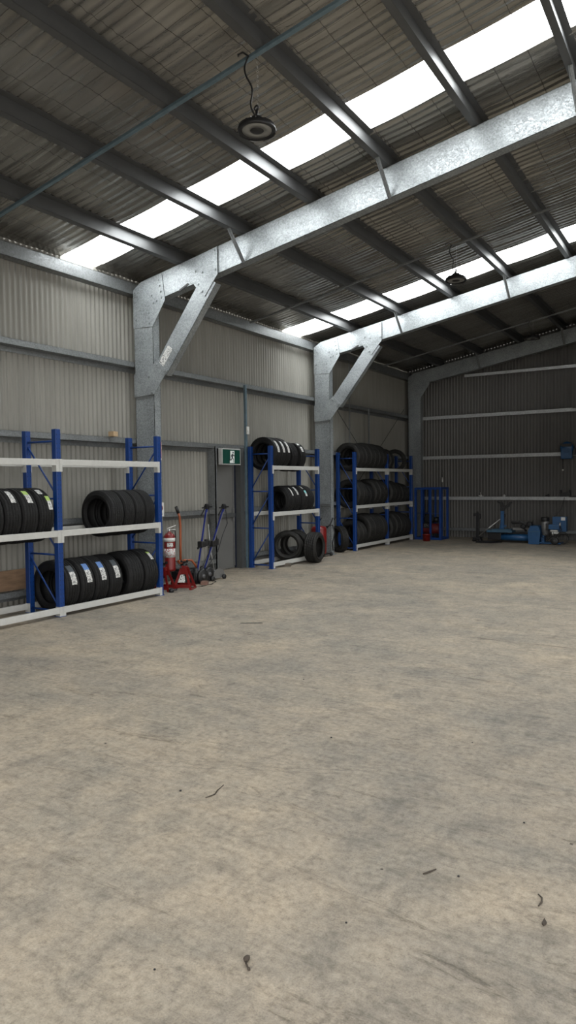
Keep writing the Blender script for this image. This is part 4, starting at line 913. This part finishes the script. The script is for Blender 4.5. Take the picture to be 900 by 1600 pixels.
# ------------------------------------------------------------------ high-bay lamps
def lamp(x, y, z, label, ztop, sc=1.0):
    t = thing('high_bay_lamp', label, 'lamp', (x, y, z), 'hanging high bay lamps')
    R = .15*sc
    m = MB(); m.lathe([(R*.55, z+.0), (R*.80, z-.006), (R*.80, z-.012), (R*1.0, z-.02), (R*1.02, z-.005), (R*.96, z+.025), (R*.40, z+.04), (R*.38, z+.045), (R*.38, z+.075), (R*.30, z+.09), (.001, z+.09)], (x, y, 0), 'Z', 44); hs = obj('housing', m, BLACKM, t)
    m = MB()
    for k in range(18):
        a = 2*PI*k/18; m.bar((x+R*.38*math.cos(a), y+R*.38*math.sin(a), z+.05), (x+R*.80*math.cos(a), y+R*.80*math.sin(a), z+.03), .004, .03)
    obj('cooling_fins', m, BLACKM, hs)
    m = MB(); m.lathe([(R*.36, z-.012), (R*.79, z-.012), (R*.79, z-.004), (R*.36, z-.004)], (x, y, 0), 'Z', 44, closed=True); obj('lens', m, LENS, t)
    m = MB(); m.lathe([(.001, z-.022), (R*.28, z-.02), (R*.36, z-.012), (R*.36, z+.0)], (x, y, 0), 'Z', 28); obj('centre_cap', m, BLACK, t)
    m = MB(); m.tube([(x, y, z+.08), (x, y, z+.15)], .012, 8); m.lathe([(.014, -.006), (.022, -.006), (.022, .006), (.014, .006)], (x, y, z+.165), 'Y', 14, closed=True); obj('hook', m, BLACKM, t)
    L = ztop-(z+.17); m = MB(); n = max(6, int(L/.035))
    for k in range(n):   # chain links
        zc = z+.17+L*(k+.5)/n; ax = 'Y' if k % 2 else 'X'
        m.lathe([(.007, -.001), (.0095, -.001), (.0095, .001), (.007, .001)], (x+.012, y, zc), ax, 8, closed=True)
    obj('chain', m, ALU, t)
    m = MB(); pts = []
    for k in range(15):
        u = k/14; w_ = .055*min(1, u*1.6)+.018*math.sin(u*10); pts.append((x-.008-w_, y-.6*w_, z+.10+(ztop-z-.10)*u))
    pts += [(x-.09, y-.05, ztop+.03), (x-.14, y-.05, ztop+.025), (x-.12, y-.07, ztop+.0)]; m.tube(pts, .0075, 8); obj('cable', m, BLACK, t)
lamp(-3.16, 4.69, 4.245, 'nearest black round high bay lamp hanging on chain and cable', zp(-3.14)-.03)
lamp(-3.26, 9.87, 4.31, 'middle black high bay lamp hanging before the farther skylight', zp(-3.2)-.03)
lamp(-3.42, 15.36, 4.42, 'farthest black high bay lamp hanging before the last rafter', zp(-3.4)-.03)

# ------------------------------------------------------------------ debris on the floor
def twig(pts, r, label, name='twig', cat='twig', grp=None):
    m = MB(); m.tube([(x, y, r+.0005) for x, y in pts], [r*.7]+[r]*(len(pts)-2)+[r*.6], 7)
    tag(obj(name, m, DEBRIS, loc=(pts[0][0], pts[0][1], 0)), label, cat, grp)
twig([(-2.01, 2.62), (-2.0, 2.56), (-1.985, 2.52), (-2.0, 2.47)], .003, 'thin forked dry twig on the floor left of centre')
twig([(-.915, 2.385), (-.90, 2.41), (-.885, 2.44)], .0035, 'short straight brown stick on floor at right')
twig([(-.525, 2.47), (-.51, 2.455), (-.505, 2.43), (-.51, 2.40)], .003, 'small curved dry twig on the floor, lower right')
m = MB(); m.lathe([(.001, -.014), (.009, -.006), (.008, .006), (.001, .015)], (-1.205, 1.672, .009), 'Y', 8); m.tube([(-1.20, 1.66, .006), (-1.18, 1.643, .006)], .003, 6); m.lathe([(.001, -.006), (.006, 0), (.001, .006)], (-1.175, 1.64, .007), 'Y', 8)
tag(obj('dried_seed_pod', m, DEBRIS, loc=(-1.2, 1.66, 0)), 'dark dried seed pod with stalk lying on the nearest floor', 'seed pod')
m = MB(); m.prism([(-.478, 2.34), (-.466, 2.32), (-.472, 2.30), (-.480, 2.31)], 'Z', .001, .006); tag(obj('dry_leaf', m, DEBRIS, loc=(-.47, 2.32, 0)), 'tiny dark leaf fragment on floor at the lower right edge', 'leaf')
for k, (x, y) in enumerate(((-1.03, 1.99), (-2.59, 4.36), (-1.86, 3.43), (-1.15, 3.75), (-.69, 2.97), (-2.15, 2.47), (-1.42, 1.5), (-.80, 2.44))):
    m = MB(); r = .004+.001*(k % 3); m.lathe([(.001, 0), (r, .0005), (r*.8, r*.8), (.001, r)], (x, y, .0002), 'Z', 7)
    tag(obj('pebble', m, BLACK, loc=(x, y, 0)), 'tiny dark pebble lying on the bare concrete floor', 'pebble', 'tiny dark pebbles scattered on the floor')
t = MB(); t.prism([(-4.20, 5.80), (-4.14, 5.83), (-4.0, 5.92), (-4.03, 5.93), (-4.12, 5.87)], 'Z', .0005, .004); tag(obj('rubber_scrap', t, BLACK, loc=(-4.1, 5.86, 0)), 'flat black rubber sliver on the floor before the jacks', 'scrap')

# ------------------------------------------------------------------ light: overcast sky through the open doors and roof panels
w = bpy.data.worlds.new('World'); bpy.context.scene.world = w; w.use_nodes = True
bg = w.node_tree.nodes['Background']; bg.inputs[0].default_value = (1.0, .985, .96, 1); bg.inputs[1].default_value = SKYSTR = 4.0
def portal_light(loc, rot, sx, sy):
    L = bpy.data.lights.new('doorway_portal', 'AREA'); L.shape = 'RECTANGLE'; L.size = sx; L.size_y = sy; L.cycles.is_portal = True
    o = bpy.data.objects.new('doorway_portal', L); C.objects.link(o); o.location = loc; o.rotation_euler = rot
portal_light((1.5, YF, 1.95), (PI/2, 0, 0), 8.0, 3.9)
portal_light((XR, (ROP[0]+ROP[1])/2, 1.8), (PI/2, 0, PI/2), ROP[1]-ROP[0], 3.6)

# ------------------------------------------------------------------ camera
cam = bpy.data.cameras.new('Camera'); co = bpy.data.objects.new('Camera', cam); C.objects.link(co)
yaw, p, r = -.555798, -.0426892, -.0120708
f = Vector((math.sin(yaw)*math.cos(p), math.cos(yaw)*math.cos(p), math.sin(p)))
ri = Vector((math.cos(yaw), -math.sin(yaw), 0)); u = ri.cross(f)
ri2 = ri*math.cos(r)+u*math.sin(r); u2 = ri2.cross(f)
co.matrix_world = Matrix.Translation((0, 0, 1.45)) @ Matrix((ri2, u2, -f)).transposed().to_4x4()
cam.sensor_fit = 'VERTICAL'; cam.sensor_height = 36; cam.lens = 36*1090.28/1600; cam.clip_end = 300
sc = bpy.context.scene; sc.camera = co
sc.view_settings.view_transform = 'Standard'; sc.view_settings.look = 'None'; sc.view_settings.gamma = 1; sc.view_settings.use_curve_mapping = False
sc.view_settings.exposure = 0
